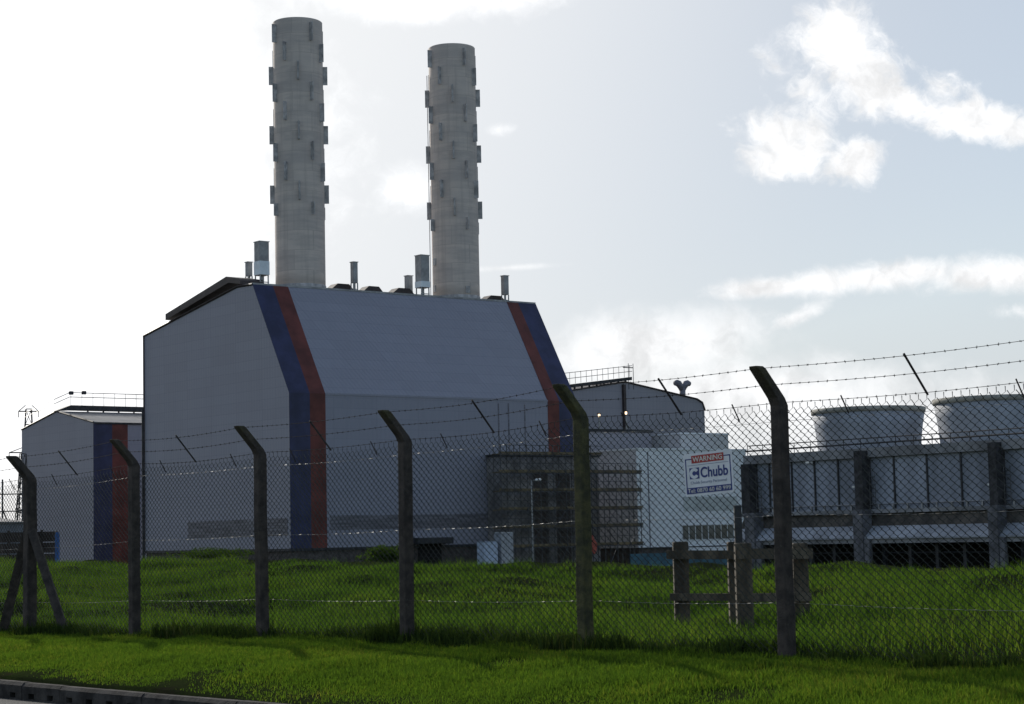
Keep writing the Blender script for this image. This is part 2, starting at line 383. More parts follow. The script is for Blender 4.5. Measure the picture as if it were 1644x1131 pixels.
def ground_z(x, q):
    """height of the land: x along the fence (right +), q beyond the fence"""
    x = np.asarray(x, float); q = np.asarray(q, float); t = -x
    zf = lerp(t, [-20, 0, 8, 14, 60], [.40, .40, .42, .27, .2])
    crest = lerp(t, [0, 8, 22, 43, 90], [.36, .46, .60, .87, 1.2])
    near = .11 + (zf - .11) * np.clip((q + 3.53) / 3.53, 0, 1) ** .8
    dip = zf + (.28 - zf) * np.clip(q / 4, 0, 1)
    s = np.clip((q - 7.5) / 9.5, 0, 1); s = s * s * (3 - 2 * s)
    beyond = dip + (crest - dip) * s
    f = np.clip((q - 20) / 22, 0, 1); f = f * f * (3 - 2 * f)
    beyond = beyond + (SITE - beyond) * f
    z = np.where(q < 0, near, beyond)
    lump = (vn(x, q, 3.4) - .5) * .42 + (vn(x, q, 1.6, 1) - .5) * .26 + (vn(x, q, .75, 2) - .5) * .13
    amp = np.clip((q - .5) / 3, .16, 1.15) * np.clip((40 - q) / 20, 0, 1)
    z = z + lump * amp
    return np.where(q < -3.55, -.2, z)

# ---------------------------------------------------------------- setting
def grid_mesh(name, xs, qs, zfun, frame, m):
    X, Q = np.meshgrid(xs, qs); Z = zfun(X, Q)
    v = np.stack([X.ravel(), Q.ravel(), Z.ravel()], 1)
    nx, nq = len(xs), len(qs)
    i = np.arange(nq - 1)[:, None] * nx + np.arange(nx - 1)[None]
    f = np.stack([i, i + 1, i + 1 + nx, i + nx], -1).reshape(-1, 4)
    me = bpy.data.meshes.new(name); me.from_pydata(v.tolist(), [], f.tolist()); me.update(); me.shade_smooth(); me.materials.append(m)
    o = bpy.data.objects.new(name, me); COL.objects.link(o); o.location = frame.O; o.rotation_euler = (0, 0, frame.a)
    return o
xs = np.concatenate([np.linspace(-2500, -130, 20), np.linspace(-120, -50, 30), np.linspace(-48, 8, 330), np.linspace(9, 60, 30), np.linspace(80, 2500, 16)])
qs = np.concatenate([np.linspace(-2500, -40, 12), [-20, -10, -5, -3.64, -3.56], np.linspace(-3.53, 0, 24), np.linspace(.1, 22, 150), np.linspace(22.5, 45, 40), np.linspace(55, 3000, 30)])
gr = grid_mesh('ground', xs, qs, ground_z, FEN, M['soil']); gr['kind'] = 'structure'
RZ = -.085
rd = MB().add([(-400, -17.6, RZ), (400, -17.6, RZ), (400, -3.66, RZ), (-400, -3.66, RZ)], [(0, 1, 2, 3)]).build('road', 'asphalt')
rd.location = FEN.O; rd.rotation_euler = (0, 0, FA); rd['kind'] = 'structure'
kb = MB()
x = -40.
while x < 20:                      # kerb drainage units: a lintel on stubs with a slot every 0.42 m
    h = .10 + random.uniform(-.006, .006); y = random.uniform(-.006, .006)
    kb.prism([(-3.66 + y, -.012), (-3.53, -.012), (-3.53, h), (-3.625 + y, h), (-3.66 + y, h - .035)], x + .006, x + .835)
    kb.box(x + .006, x + .835, -3.56, -3.53, -.2, -.013)
    kb.box(x + .006, x + .835, -3.66 + y, -3.565, -.2, -.07)
    for a, b in ((.006, .145), (.275, .565), (.695, .835)): kb.box(x + a, x + b, -3.66 + y, -3.565, -.069, -.013)
    x += .84
kb = kb.build('kerb', 'kerb'); kb.location = FEN.O; kb.rotation_euler = (0, 0, FA); kb['kind'] = 'structure'

# ---------------------------------------------------------------- grass
def blades(name, n, xr, qr, hgt, wid, m, label, lean=.35, clump=0., pieces=1, dens=None, hmod=None):
    x = RNG.uniform(*xr, n); q = RNG.uniform(*qr, n)
    wx = FEN.O.x + math.cos(FA) * x - math.sin(FA) * q; wy = FEN.O.y + math.sin(FA) * x + math.cos(FA) * q
    k = np.abs(wx) < .285 * wy + .4
    if dens is not None: k &= RNG.random(n) < dens(x, q)
    x, q = x[k], q[k]; n = len(x)
    z = ground_z(x, q) - .012
    h = RNG.uniform(*hgt, n) * RNG.uniform(.6, 1.15, n)
    if hmod is not None: h = h * hmod(x, q)
    w = RNG.uniform(*wid, n); a = RNG.uniform(0, 2 * math.pi, n); la = RNG.uniform(0, 2 * math.pi, n); le = h * np.abs(RNG.normal(0, lean, n))
    cx, cy = np.cos(a) * w / 2, np.sin(a) * w / 2; lx, ly = np.cos(la) * le, np.sin(la) * le
    if pieces == 1:
        V = np.stack([np.stack([x - cx, q - cy, z], 1), np.stack([x + cx, q + cy, z], 1), np.stack([x + lx, q + ly, z + h], 1)], 1)
        loops = np.arange(n * 3); sizes = np.full(n, 3)
    else:
        mx, my, mz = x + lx * .35, q + ly * .35, z + h * .62
        V = np.stack([np.stack([x - cx, q - cy, z], 1), np.stack([x + cx, q + cy, z], 1), np.stack([mx + cx * .7, my + cy * .7, mz], 1), np.stack([mx - cx * .7, my - cy * .7, mz], 1),
                      np.stack([x + lx, q + ly, z + h * .95], 1)], 1)
        b = np.arange(n)[:, None] * 5
        loops = (b + np.array([0, 1, 2, 3, 3, 2, 4])).ravel(); sizes = np.tile([4, 3], n)
    me = bpy.data.meshes.new(name)
    V = V.reshape(-1, 3).astype(np.float32)
    me.vertices.add(len(V)); me.vertices.foreach_set('co', V.ravel())
    me.loops.add(len(loops)); me.loops.foreach_set('vertex_index', loops.astype(np.int32))
    me.polygons.add(len(sizes)); st = np.concatenate([[0], np.cumsum(sizes)[:-1]])
    me.polygons.foreach_set('loop_start', st.astype(np.int32))
    me.update(calc_edges=True); me.validate(); me.materials.append(m)
    o = bpy.data.objects.new(name, me); COL.objects.link(o); o.location = FEN.O; o.rotation_euler = (0, 0, FA)
    o['kind'] = 'stuff'; tag(o, label, 'grass')
    return o
def wob(x, q, s=1.): return .5 + .5 * np.sin(x * 1.7 * s + 2 * np.sin(q * 1.3 * s)) * np.sin(q * 2.1 * s + 1.5 * np.sin(x * .9 * s))
GR1 = grass_mat('verge_grass', [(0., (.06, .055, .028)), (.3, (.058, .092, .024)), (.52, (.07, .13, .023)), (.7, (.105, .16, .027)), (.86, (.15, .165, .04)), (1., (.20, .165, .075))], .5, .8)
GR2 = grass_mat('bank_grass', [(0., (.022, .040, .016)), (.36, (.034, .068, .02)), (.52, (.052, .10, .024)), (.7, (.082, .135, .03)), (.88, (.13, .155, .04)), (1., (.20, .17, .08))], .5, .5)
GR3 = grass_mat('rank_weeds', [(0., (.018, .026, .013)), (.5, (.028, .048, .017)), (.75, (.05, .075, .022)), (.92, (.10, .095, .045)), (1., (.22, .18, .10))], .3, .9)
blades('verge_grass', 420000, (-19, 5), (-3.5, -.05), (.05, .10), (.006, .011), GR1, 'short bright green verge grass between the kerb and the fence', .5, pieces=2,
       dens=lambda x, q: np.clip((q + 3.55) * 1.3 - .75 + 1.3 * fb(x, q, .9, 2), .02, 1) * np.clip((fb(x, q, 1.3, 1) - .22) * 8, .1, 1), hmod=lambda x, q: .3 + 1.3 * fb(x, q, .8, 3) * np.clip((q + 3.4) / 1.2, .3, 1))
blades('bank_grass', 620000, (-62, 8), (.3, 19.5), (.10, .27), (.010, .02), GR2, 'rough grass on the low bank behind the fence', .5, pieces=1,
       dens=lambda x, q: np.clip(.3 + 1.1 * fb(x, q, 2.2, 1), 0, 1), hmod=lambda x, q: .35 + 2.6 * np.clip(fb(x, q, 1.9, 1) - .3, 0, 1) * (.5 + fb(x, q, 6, 3)))
blades('rank_weeds', 60000, (-19, 5), (-.3, .8), (.10, .30), (.012, .028), GR3, 'dark rank weeds along the foot of the fence', .35, pieces=2,
       dens=lambda x, q: np.clip(1.2 - np.abs(q - .15) * 1.6, 0, 1) * np.clip((fb(x, q, 1.1, 2) - .3) * 3, .06, 1), hmod=lambda x, q: .25 + 1.5 * np.clip(fb(x, q, 1.1, 2) - .2, 0, 1))

# ---------------------------------------------------------------- power station (boiler house)
ps = thing('power_station', 'large slab-sided grey power station hall with blue and orange corner stripes', 'power station', ST.O, ST.a)
zk = 16.8 + EYE; zt = 30.17 + EYE; tk = 7.92; L = 42.72; WD = 35.35; zl = 26.6 + EYE; zb = -1.0 + EYE
pB = ST.hit(381, 453, 0, 0); tB = pB.y
prof = [(0, zb), (0, zk), (tk, zt), (tB, zt + .12), (WD, zl), (WD, zb)]
# walls: the two gables and the long faces as one shell of sheeting; the roof closes it
w = MB(); n = len(prof)
for s_, rev in ((0, False), (L, True)):
    idx = tuple(range(n)); w.add([(s_, a, b) for a, b in prof], [idx if not rev else idx[::-1]])
w.add([(0, 0, zb), (L, 0, zb), (L, 0, zk), (0, 0, zk)], [(0, 1, 2, 3)])
w.add([(0, 0, zk), (L, 0, zk), (L, tk, zt), (0, tk, zt)], [(0, 1, 2, 3)])
w.add([(0, WD, zb), (L, WD, zb), (L, WD, zl), (0, WD, zl)], [(3, 2, 1, 0)])
w.build('wall', 'clad', ps)
MB().add([(0, tk, zt), (L, tk, zt), (L, tB, zt + .12), (0, tB, zt + .12), (L, WD, zl), (0, WD, zl)], [(0, 1, 2, 3), (3, 2, 4, 5)]).build('roof', 'roof', ps)
MB().box(.15, L - .15, .15, WD - .15, SITE, zb).build('plinth', 'plinth', ps)
sl_len = math.hypot(tk, zt - zk); nx_, nz_ = -(zt - zk) / sl_len, tk / sl_len
def stripe(name, m, s0, s1):
    e = .05
    P = [(0, zb), (0, zk), (tk, zt), (tk + nx_ * e, zt + nz_ * e), (nx_ * e - .0, zk + nz_ * e * .6), (-e, zk), (-e, zb)]
    P = [(0.002, zb - .01), (0.002, zk), (tk, zt), (tk - e * .9, zt + e * .45), (-e, zk + .02), (-e, zb - .01)]
    return MB().prism(P, s0, s1).build(name, m, ps)
sb = ST.hit(497, 640, 1, 0).x; sr = ST.hit(522, 640, 1, 0).x
r0 = ST.hit(879, 645, 1, 0).x; r1 = ST.hit(897, 645, 1, 0).x
stripe('blue_stripe', 'blue', -.03, sb); stripe('orange_stripe', 'orange', sb, sr)
stripe('orange_stripe', 'orange', r0, r1)['label'] = 'orange stripe at the far end beside the scaffold'
stripe('blue_stripe', 'blue', r1, L + .03)['label'] = 'blue stripe on the far corner'
# trims
t = MB()
t.box(sr, r0, -.07, .0, zk - .12, zk + .12)
t.build('kink_trim', 'clad', ps)
t = MB()
for (a, b), (c, d) in zip(prof[2:5], prof[3:5]):
    t.tube([(-.04, a, b + .03), (-.04, c, d + .03)], .16, 4)
t.tube([(-.04, WD, zl), (-.04, WD, zb)], .13, 4)
t.build('verge_trim', 'trim', ps)
MB().box(.0, L, tk - .05, tk + .3, zt, zt + .22).build('roof_trim', 'vent', ps)
pa = ST.hit(272, 512, 0, .3); pb_ = ST.hit(373, 450, 0, .3); pc = ST.hit(392, 452, 0, .3)
MB().prism([(pa.y, pa.z - .2), (pa.y, pa.z + .55), (pb_.y + .5, pb_.z + .45), (pc.y + .4, pc.z + .38), (pc.y, pc.z + .1), (pc.y, pc.z - .35), (pb_.y, pb_.z - .35)], -.26, 3.0).build('raised_verge', 'trim', ps)
# louvre band low on the gable and along the long side
a = ST.hit(302, 838, 0, 0); b = ST.hit(462, 860, 0, 0)
def louvre_band(x0, x1, y0, y1, z0, z1, k=8):
    m = MB(); m.box(x0, x1, y0, y1, z0, z1)
    return m
lb = MB(); lb.box(-.04, 0.002, b.y, a.y, b.z, a.z)
for k in range(7): lb.box(-.09, -.038, b.y, a.y, b.z + (a.z - b.z) * (k + .2) / 7, b.z + (a.z - b.z) * (k + .55) / 7)
lb.build('louvre', 'louvre', ps)
a = ST.hit(530, 828, 1, 0); b = ST.hit(800, 846, 1, 0)
lb = MB(); lb.box(a.x, b.x, -.04, .002, b.z, a.z)
for k in range(6): lb.box(a.x, b.x, -.09, -.038, b.z + (a.z - b.z) * (k + .2) / 6, b.z + (a.z - b.z) * (k + .55) / 6)
lb.build('louvre', 'louvre', ps)
MB().box(-.12, L, -.12, -.001, zb - .25, zb + .06).build('base_flashing', 'dark', ps)
MB().box(-.12, -.001, -.0, WD, zb - .25, zb + .06).build('base_flashing', 'dark', ps)
MB().tube([(-.15, WD + .12, zl - 9.5), (-.15, WD + .12, SITE)], .17, 8).build('downpipe', 'dark', ps)
# loading bay: canopy over a near-black slab, the opening's shade put into its colour
a = ST.hit(664, 864, 1, -.6); b = ST.hit(722, 873, 1, -.6)
lbay = MB().box(a.x, b.x, -1.5, -.13, b.z, a.z, .08).build('door_canopy', 'dark', ps)
a2 = ST.hit(672, 873, 1, 0); b2 = ST.hit(708, 908, 1, 0)
MB().box(a2.x, b2.x, -.16, .2, SITE, a2.z).build('door', 'void', ps)
# vertical seams and small vents in the wall
sm = MB()
for px, y0, y1 in ((800, 648, 728), (816, 648, 728), (842, 650, 726)):
    p = ST.hit(px, y0, 1, 0); q = ST.hit(px, y1, 1, 0); sm.box(p.x - .07, p.x + .07, -.06, 0.002, q.z, p.z)
sm.build('cover_strip', 'louvre', ps)

# ---------------------------------------------------------------- chimneys
def chimney(s, label):
    R0 = 3.07; H = 64.04 + EYE; z0 = zt - .1
    c = thing('chimney', label, 'chimney', ST.w(s, 12.5, 0), ST.a, 'twin chimneys of the power station')
    prof = [(R0, z0)]
    z = z0
    while z < H - 4: z += 2.45; prof.append((R0, z))
    prof += [(R0, H - .1), (R0, H - .05), (R0 - .06, H), (R0 - .25, H), (R0 - .3, H - .6), (R0 - .3, H - 3)]
    MB().lathe(prof, 64).build('shaft', 'chimney', c, True)
    MB().lathe([(R0 - .02, z0), (R0 + .06, z0), (R0 + .06, z0 + .95), (R0 - .02, z0 + 1.0)], 64, cap=False).build('base_ring', 'strake', c, True)
    cam_l = Frame(ST.w(s, 12.5), ST.a).loc((0, 0, 0)); front = math.atan2(cam_l.y, cam_l.x)
    for k in range(-4, 5):
        phi = front + k * R(30)
        ca, sa = math.cos(phi), math.sin(phi)
        base_off = (k * 7.45 / 3)
        for j in range(-4, 8):
            zc = H - 6.7 - base_off - 7.45 * j
            if zc > H - 1.0 or zc < H - 24.2: continue
            h0, h1 = max(zc - 1.15, H - 24.5), min(zc + 1.15, H - .15)
            if h1 - h0 < 1.2: continue
            ra, rb, wv = R0 - .05, R0 + .55, .05
            f = MB()
            pts = [(ra, -wv), (rb, -wv), (rb, wv), (ra, wv)]
            f.prism([(r * ca - o * sa, r * sa + o * ca) for r, o in pts], h0, h1, 'z')
            pts = [(R0 - .05, -.13), (R0 + .05, -.13), (R0 + .05, .13), (R0 - .05, .13)]
            f.prism([(r * ca - o * sa, r * sa + o * ca) for r, o in pts], h0 + .01, h1 - .01, 'z')
            f.build('strake', 'strake', c)
    return c
CH0 = 9.494
chimney(CH0, 'taller looking left chimney with staggered vertical fins, nearer the blue stripe')
c2 = chimney(CH0 + 23.74, 'right chimney with staggered vertical fins and small hatches near its foot')
fr0 = Frame(ST.w(CH0 + 23.74, 12.5), ST.a).loc((0, 0, 0)); fa_ = math.atan2(fr0.y, fr0.x) - R(86)
MB().tube([(3.32 * math.cos(fa_), 3.32 * math.sin(fa_), zt), (3.32 * math.cos(fa_), 3.32 * math.sin(fa_), 62)], .05, 6).build('conductor', 'strake', c2)
fr = Frame(ST.w(CH0 + 23.74, 12.5), ST.a)
hm = None
for px, py in ((698, 421), (698, 464), (751, 465)):
    o = fr.loc((0, 0, EYE)); d = fr.Ri @ ray(px, py)
    A = d.x ** 2 + d.y ** 2; B = 2 * (o.x * d.x + o.y * d.y); Cc = o.x ** 2 + o.y ** 2 - 3.09 ** 2
    k = (-B - math.sqrt(max(0, B * B - 4 * A * Cc))) / (2 * A); p = o + d * k; ph = math.atan2(p.y, p.x)
    ca, sa = math.cos(ph), math.sin(ph)
    MB().prism([(r * ca - q * sa, r * sa + q * ca) for r, q in ((3.0, -.3), (3.2, -.3), (3.2, .3), (3.0, .3))], p.z - .45, p.z + .45, 'z').build('hatch', 'strake', c2)

# ---------------------------------------------------------------- roof silencers and cowls
def silencer(px0, px1, py0, py1, pyb, t, label, pale=None):
    a = ST.hit(px0, py0, 1, t); b = ST.hit(px1, py1, 1, t); b.z = ST.hit((px0 + px1) / 2, py1, 1, t).z
    wv = (b.x - a.x) * .60; cx = (a.x + b.x) / 2
    o = thing('exhaust_silencer', label, 'roof vent', ST.w(cx, t, zt), ST.a, 'exhaust silencers on the roof')
    h0, h1 = b.z - zt, a.z - zt
    MB().box(-wv / 2, wv / 2, -wv / 2, wv / 2, h0, h1, .05).build('casing', 'vent', o)
    if pale:
        MB().box(-wv / 2 - .03, wv / 2 + .03, -wv / 2 - .03, wv / 2 + .03, h0 + .05, h0 + (h1 - h0) * pale, .02).build('pale_panel', 'ventpale', o)
    MB().box(-wv / 2 - .06, wv / 2 + .06, -wv / 2 - .06, wv / 2 + .06, h1 - .03, h1 + .06).build('cap', 'strake', o)
    for sx in (-1, 1):
        for sy in (-1, 1): MB().box(sx * wv * .42 - .06, sx * wv * .42 + .06, sy * wv * .42 - .06, sy * wv * .42 + .06, -.1, h0).build('leg', 'galv', o)
    MB().box(-wv / 2, wv / 2, -wv * .42 - .05, -wv * .42 + .05, h0 * .45, h0 * .45 + .1).build('brace', 'galv', o)
    MB().tube([(0, 0, 0), (0, 0, h0)], wv * .16, 8).build('duct', 'vent', o)
silencer(393, 406, 421, 444, 452, 14, 'short grey silencer box leftmost on the roof, half behind the tall one')
silencer(407, 433, 388, 443, 455, 11, 'tall silencer with pale lower panels above the blue corner stripe', .42)
silencer(562, 575, 421, 455, 467, 11, 'slim silencer standing alone between the two chimneys')
silencer(649, 663, 443, 468, 473, 13, 'short slim silencer just left of the tall plain one')
silencer(666, 690, 410, 463, 475, 11, 'tall grey silencer against the left side of the right chimney', .2)
silencer(804, 817, 443, 474, 485, 11, 'slim silencer right of both chimneys above the far orange stripe')
for px0, px1, py, lab in ((527, 563, 457, 'low roof cowl between the left chimney and the lone slim silencer'), (578, 610, 461, 'low roof cowl just right of the lone slim silencer'),
                          (625, 660, 464, 'low roof cowl in front of the short slim silencer'), (774, 806, 476, 'low roof cowl just right of the right chimney')):
    t_ = 12.5; a = ST.hit(px0, py + 7, 1, t_); b = ST.hit(px1, py + 7, 1, t_); top = ST.hit((px0 + px1) / 2, py, 1, t_).z - zt
    o = thing('roof_cowl', lab, 'roof vent', ST.w((a.x + b.x) / 2, t_, zt), ST.a, 'low cowls along the roof')
    hw = (b.x - a.x) / 2
    MB().box(-hw * .9, hw * .9, -.5, .5, -.2, top * .4).build('curb', 'strake', o)
    MB().prism([(-hw, top * .4), (hw, top * .4), (hw * .95, top * .55), (hw * .55, top), (-hw * .45, top), (-hw * .95, top * .55)], -.8, .8, 'y').build('hood', 'trim', o)

# ---------------------------------------------------------------- left hall
LF0 = at(150, 690, 300)
LH = Frame((LF0.x, LF0.y), ST.a)
ze = LH.hit(150, 678, 0, 0).z
lc = LH.hit(35, 690, 0, 0); rg = LH.hit(91, 661.5, 0, 0)
zlw = lc.z
lh = thing('turbine_hall', 'lower grey gabled hall left of the power station, blue and orange stripe at its corner', 'hall', LH.O, LH.a)
LL = 46.
w = MB()
P = [(0, SITE), (0, ze), (rg.y, rg.z), (lc.y, zlw), (lc.y, SITE)]
for s_, rev in ((0, 0), (LL, 1)): w.add([(s_, a, b) for a, b in P], [tuple(range(5)) if not rev else tuple(range(4, -1, -1))])
w.add([(0, 0, SITE), (LL, 0, SITE), (LL, 0, ze), (0, 0, ze)], [(0, 1, 2, 3)])
w.add([(0, lc.y, SITE), (LL, lc.y, SITE), (LL, lc.y, zlw), (0, lc.y, zlw)], [(3, 2, 1, 0)])
w.build('wall', 'clad_far', lh)
MB().add([(-.1, -.2, ze), (LL, -.2, ze), (LL, rg.y, rg.z + .1), (-.1, rg.y, rg.z + .1), (LL, lc.y + .2, zlw), (-.1, lc.y + .2, zlw)], [(0, 1, 2, 3), (3, 2, 4, 5)]).build('roof', 'roof', lh)
p1 = LH.hit(180, 740, 1, 0).x; p2 = LH.hit(205, 740, 1, 0).x
MB().box(-.03, p1, -.06, .0, SITE, ze - .05).build('blue_stripe', 'blue', lh)
MB().box(p1, p2, -.06, .0, SITE, ze - .05).build('orange_stripe', 'orange', lh)
MB().box(-.08, LL, -.25, -.07, ze - .28, ze - .02).build('gutter', 'dark', lh)
vt = MB(); vt.tube([(-.05, -.1, ze), (-.05, rg.y, rg.z + .1), (-.05, lc.y, zlw)], .16, 4); vt.build('verge_trim', 'trim', lh)
# ridge walkway: beam along the ridge on short props with a handrail
bz = LH.hit(125, 656, 1, rg.y).z; bx = LH.hit(112, 656, 1, rg.y).x
wk = MB(); wk.prism([(bx - 2.6, rg.z + .1), (bx, bz - .35), (LL, bz - .35), (LL, bz + .45), (bx, bz + .45), (bx - 1.2, bz)], rg.y - .5, rg.y + .7, 'y'); wk.build('walkway', 'dark', lh)
pr = MB()
for k in range(12): pr.box(bx + 3 + k * 2.7, bx + 3.2 + k * 2.7, rg.y - .1, rg.y + .1, rg.z, bz - .34)
pr.build('prop', 'dark', lh)
rl = MB()
for dz in (1.3, 2.0):
    rl.tube([(bx - .2, rg.y - .4, bz + .45 + dz), (LL, rg.y - .4, bz + .45 + dz)], .055, 4)
    rl.tube([(bx - .2, rg.y - .4, bz + .45 + dz), (-.0, rg.y + 1, rg.z + dz), (.0, lc.y - 1, zlw + .6 + dz)], .05, 4)
k = bx
while k < LL: rl.tube([(k, rg.y - .4, bz + .45), (k, rg.y - .4, bz + 2.5)], .035, 4); k += 1.9
rl.build('handrail', 'scaf', lh)
for k, (dx, dz) in enumerate(((0, 2.3), (2.2, 2.4))):
    MB().box(bx + dx - .35, bx + dx + .35, rg.y - .7, rg.y - .3, bz + dz - .2, bz + dz + .35, .05).build('floodlight', 'dark', lh)

# ---------------------------------------------------------------- right hall
RT = 18.
def RHp(px, py, t=RT): return ST.hit(px, py, 1, t)
xl = RHp(885, 640).x
e0 = RHp(885, 633.5); e1 = RHp(1003, 614.5); e2 = RHp(1118, 642); e3 = RHp(1127, 648); e4 = RHp(1131, 660)
rh = thing('workshop_hall', 'grey gabled hall behind the white building, round shouldered with a ridge walkway', 'hall', ST.w(e1.x, RT, 0), ST.a)
ox = e1.x
P = [(e0.x - ox, SITE), (e4.x - ox, SITE), (e4.x - ox, e4.z), (e3.x - ox, e3.z), (e2.x - ox, e2.z), (0, e1.z), (e0.x - ox, e0.z)]
MB().prism(P, 0, 34, 'y').build('wall', 'clad_r', rh)
rf = MB()
for (a, b), (c, d) in zip(P[2:6], P[3:7]): rf.add([(a + .02, -.25, b + .05), (c, -.25, d + .05), (c, 34.2, d + .05), (a + .02, 34.2, b + .05), (a + .02, -.25, b + .2), (c, -.25, d + .2), (c, 34.2, d + .2), (a + .02, 34.2, b + .2)],
    [(0, 3, 2, 1), (4, 5, 6, 7), (0, 1, 5, 4), (1, 2, 6, 5), (2, 3, 7, 6), (3, 0, 4, 7)])
rf.build('roof', 'trim', rh)
p = RHp(1002, 690)
MB().box(p.x - ox - .22, p.x - ox + .22, -.4, -.001, p.z - 3, e1.z - .3).build('downpipe', 'trim', rh)
g0 = RHp(906, 621.5); g1 = RHp(1011, 608.5)
MB().prism([(g0.x - ox, g0.z - .22), (g1.x - ox, g1.z - .22), (g1.x - ox, g1.z + .25), (g0.x - ox, g0.z + .25)], -.5, .7, 'y').build('walkway', 'dark', rh)
hr = MB()
for dz in (1.1, 1.9): hr.tube([(g0.x - ox, 0, g0.z + dz), (g1.x - ox + .5, 0, g1.z + dz)], .04, 4)
for k in range(13):
    f = k / 12; X = g0.x + (g1.x - g0.x) * f - ox; Z = g0.z + (g1.z - g0.z) * f
    hr.tube([(X, 0, Z + .3), (X, 0, Z + 1.95)], .04, 4)
for dx in (-.2, .7): hr.tube([(g1.x - ox + dx, 0, g1.z - 1.5), (g1.x - ox + dx, 0, g1.z + 2.2)], .06, 4)
hr.tube([(g1.x - ox - 1.2, 0, g1.z + 1.6), (g1.x - ox + .7, 0, g1.z + 1.6)], .07, 4)
hr.build('handrail', 'scaf', rh)
pr = MB()
for k in range(9):
    f = (k + .5) / 9; X = g0.x + (g1.x - g0.x) * f - ox; Z = g0.z + (g1.z - g0.z) * f
    pr.box(X - .1, X + .1, .1, .3, Z - 1.0, Z - .2)
pr.build('prop', 'dark', rh)
a = RHp(1102, 640); b = RHp(1102, 611)
yc = thing('twin_cowl', 'grey twin-headed exhaust cowl standing on the right roof slope of the workshop hall', 'roof vent', ST.w(a.x, RT + .8, a.z), ST.a)
hh = b.z - a.z
MB().tube([(0, 0, -.6), (0, 0, hh * .62)], hh * .17, 14).build('stem', 'louvre', yc, True)
for sx in (-1, 1):
    MB().tube([(0, 0, hh * .45), (sx * hh * .12, 0, hh * .66), (sx * hh * .28, 0, hh * .84), (sx * hh * .40, 0, hh * .87), (sx * hh * .56, 0, hh * .84)], [hh * .15, hh * .17, hh * .19, hh * .18, hh * .13], 14).build('horn', 'louvre', yc, True)
# plant room and lamps in front of it
a = ST.hit(942, 690, 1, 8); b = ST.hit(1046, 722, 1, 8)
prm = thing('plant_room', 'dark flat-roofed plant room below the workshop hall, behind the fence post', 'building', ST.w(a.x, 8, 0), ST.a)
MB().box(0, b.x - a.x, 0, 9, SITE, a.z - .25).build('wall', 'clad_r', prm)
MB().box(-.2, b.x - a.x + .2, -.2, 9.2, a.z - .25, a.z + .12).build('roof', 'dark', prm)
for px, py, lab in ((962, 668, 'lit lamp on a short pole at the left of the plant room roof'), (1005, 664, 'lit lamp on a short pole beside the workshop hall downpipe')):
    p = ST.hit(px, py, 1, 8.3)
    o = thing('roof_lamp', lab, 'lamp', ST.w(p.x, 8.3, a.z + .1), ST.a, 'lit lamps on the plant room')
    h = p.z - a.z - .1
    MB().tube([(0, 0, 0), (0, 0, h)], .1, 6).build('pole', 'galv', o)
    MB().box(-.2, .2, -.18, .2, h + .25, h + .38).build('hood', 'dark', o)
    MB().lathe([(.06, h - .2), (.14, h - .1), (.16, h + .04), (.13, h + .24)], 10).build('bulb', 'lamp', o)

# ---------------------------------------------------------------- white building
WT = -3.
c0 = ST.hit(1021, 722, 1, WT); cr = ST.hit(1197, 726, 1, WT)
wx = cr.x - c0.x
back = ST.hit(944, 729, 0, c0.x).y - WT
wb = thing('control_building', 'white flat-roofed control building with a strip of windows, behind the warning sign', 'building', ST.w(c0.x, WT, 0), ST.a)
zw = c0.z; zwb = ST.hit(1060, 879, 1, WT).z
ww = MB()
ww.add([(0, 0, zwb), (wx, 0, zwb), (wx, 0, zw), (0, 0, zw), (wx, back, zwb), (wx, back, zw), (0, back, zwb), (0, back, zw)], [(0, 1, 2, 3), (1, 4, 5, 2), (4, 6, 7, 5)])
ww.build('wall', 'white', wb)
MB().add([(0, 0, zwb), (0, 0, zw), (0, back, zw), (0, back, zwb)], [(0, 1, 2, 3)]).build('side_wall', 'white_side', wb)
MB().box(-.1, wx + .1, -.1, back, zw, zw + .22).build('roof', 'white', wb)
MB().box(.3, wx, .3, back - .3, SITE, zwb - .001).build('base', 'plinth', wb)
def wh(px, py): p = ST.hit(px, py, 1, WT); return p.x - c0.x, p.z
x0, z1 = wh(1095, 844); x1, z0 = wh(1178, 865)
wn = MB(); wn.box(x0 - .1, x1 + .1, -.12, .0, z0 - .1, z0 + .03); wn.box(x0 - .1, x1 + .1, -.12, .0, z1 - .03, z1 + .1)
nP = 8
for k in range(nP + 1): X = x0 + (x1 - x0) * k / nP; wn.box(X - .065, X + .065, -.055, .0, z0 + .03, z1 - .03)
wn = wn.build('window', 'frame', wb)
for k in range(nP):
    X0 = x0 + (x1 - x0) * k / nP + .065; X1 = x0 + (x1 - x0) * (k + 1) / nP - .065
    MB().box(X0, X1, -.03, .0, z0 + .03, z1 - .03).build('pane', 'glass', wn)
x0, z1 = wh(1097, 798); x1, z0 = wh(1184, 820)
MB().box(x0, x1, -.05, .0, z0, z1).build('grey_panel', 'greypanel', wb)
x0, z1 = wh(1086, 880); x1, z0 = wh(1175, 884.5)
MB().box(x0, x1, -.5, .0, z0, z1).build('ledge', 'white', wb)
MB().box(0, wx, -.06, -.0, zwb - .12, zwb + .03).build('base_trim', 'dark', wb)
MB().box(1.9, 2.02, -.08, 0, zwb, zw - .3).build('downpipe', 'louvre', wb)
# upper storey set back
a = ST.hit(1092, 697, 1, 4); b = ST.hit(1169, 701, 1, 4); lf = ST.hit(1040, 704, 0, a.x).y
us = MB(); us.box(a.x - c0.x, b.x - c0.x, 4 - WT, lf - WT, zw + .1, a.z)
us.build('upper_storey', 'white_side', wb)
MB().box(a.x - c0.x - .12, b.x - c0.x + .12, 4 - WT - .12, lf - WT, a.z, a.z + .2).build('upper_roof', 'white', wb)

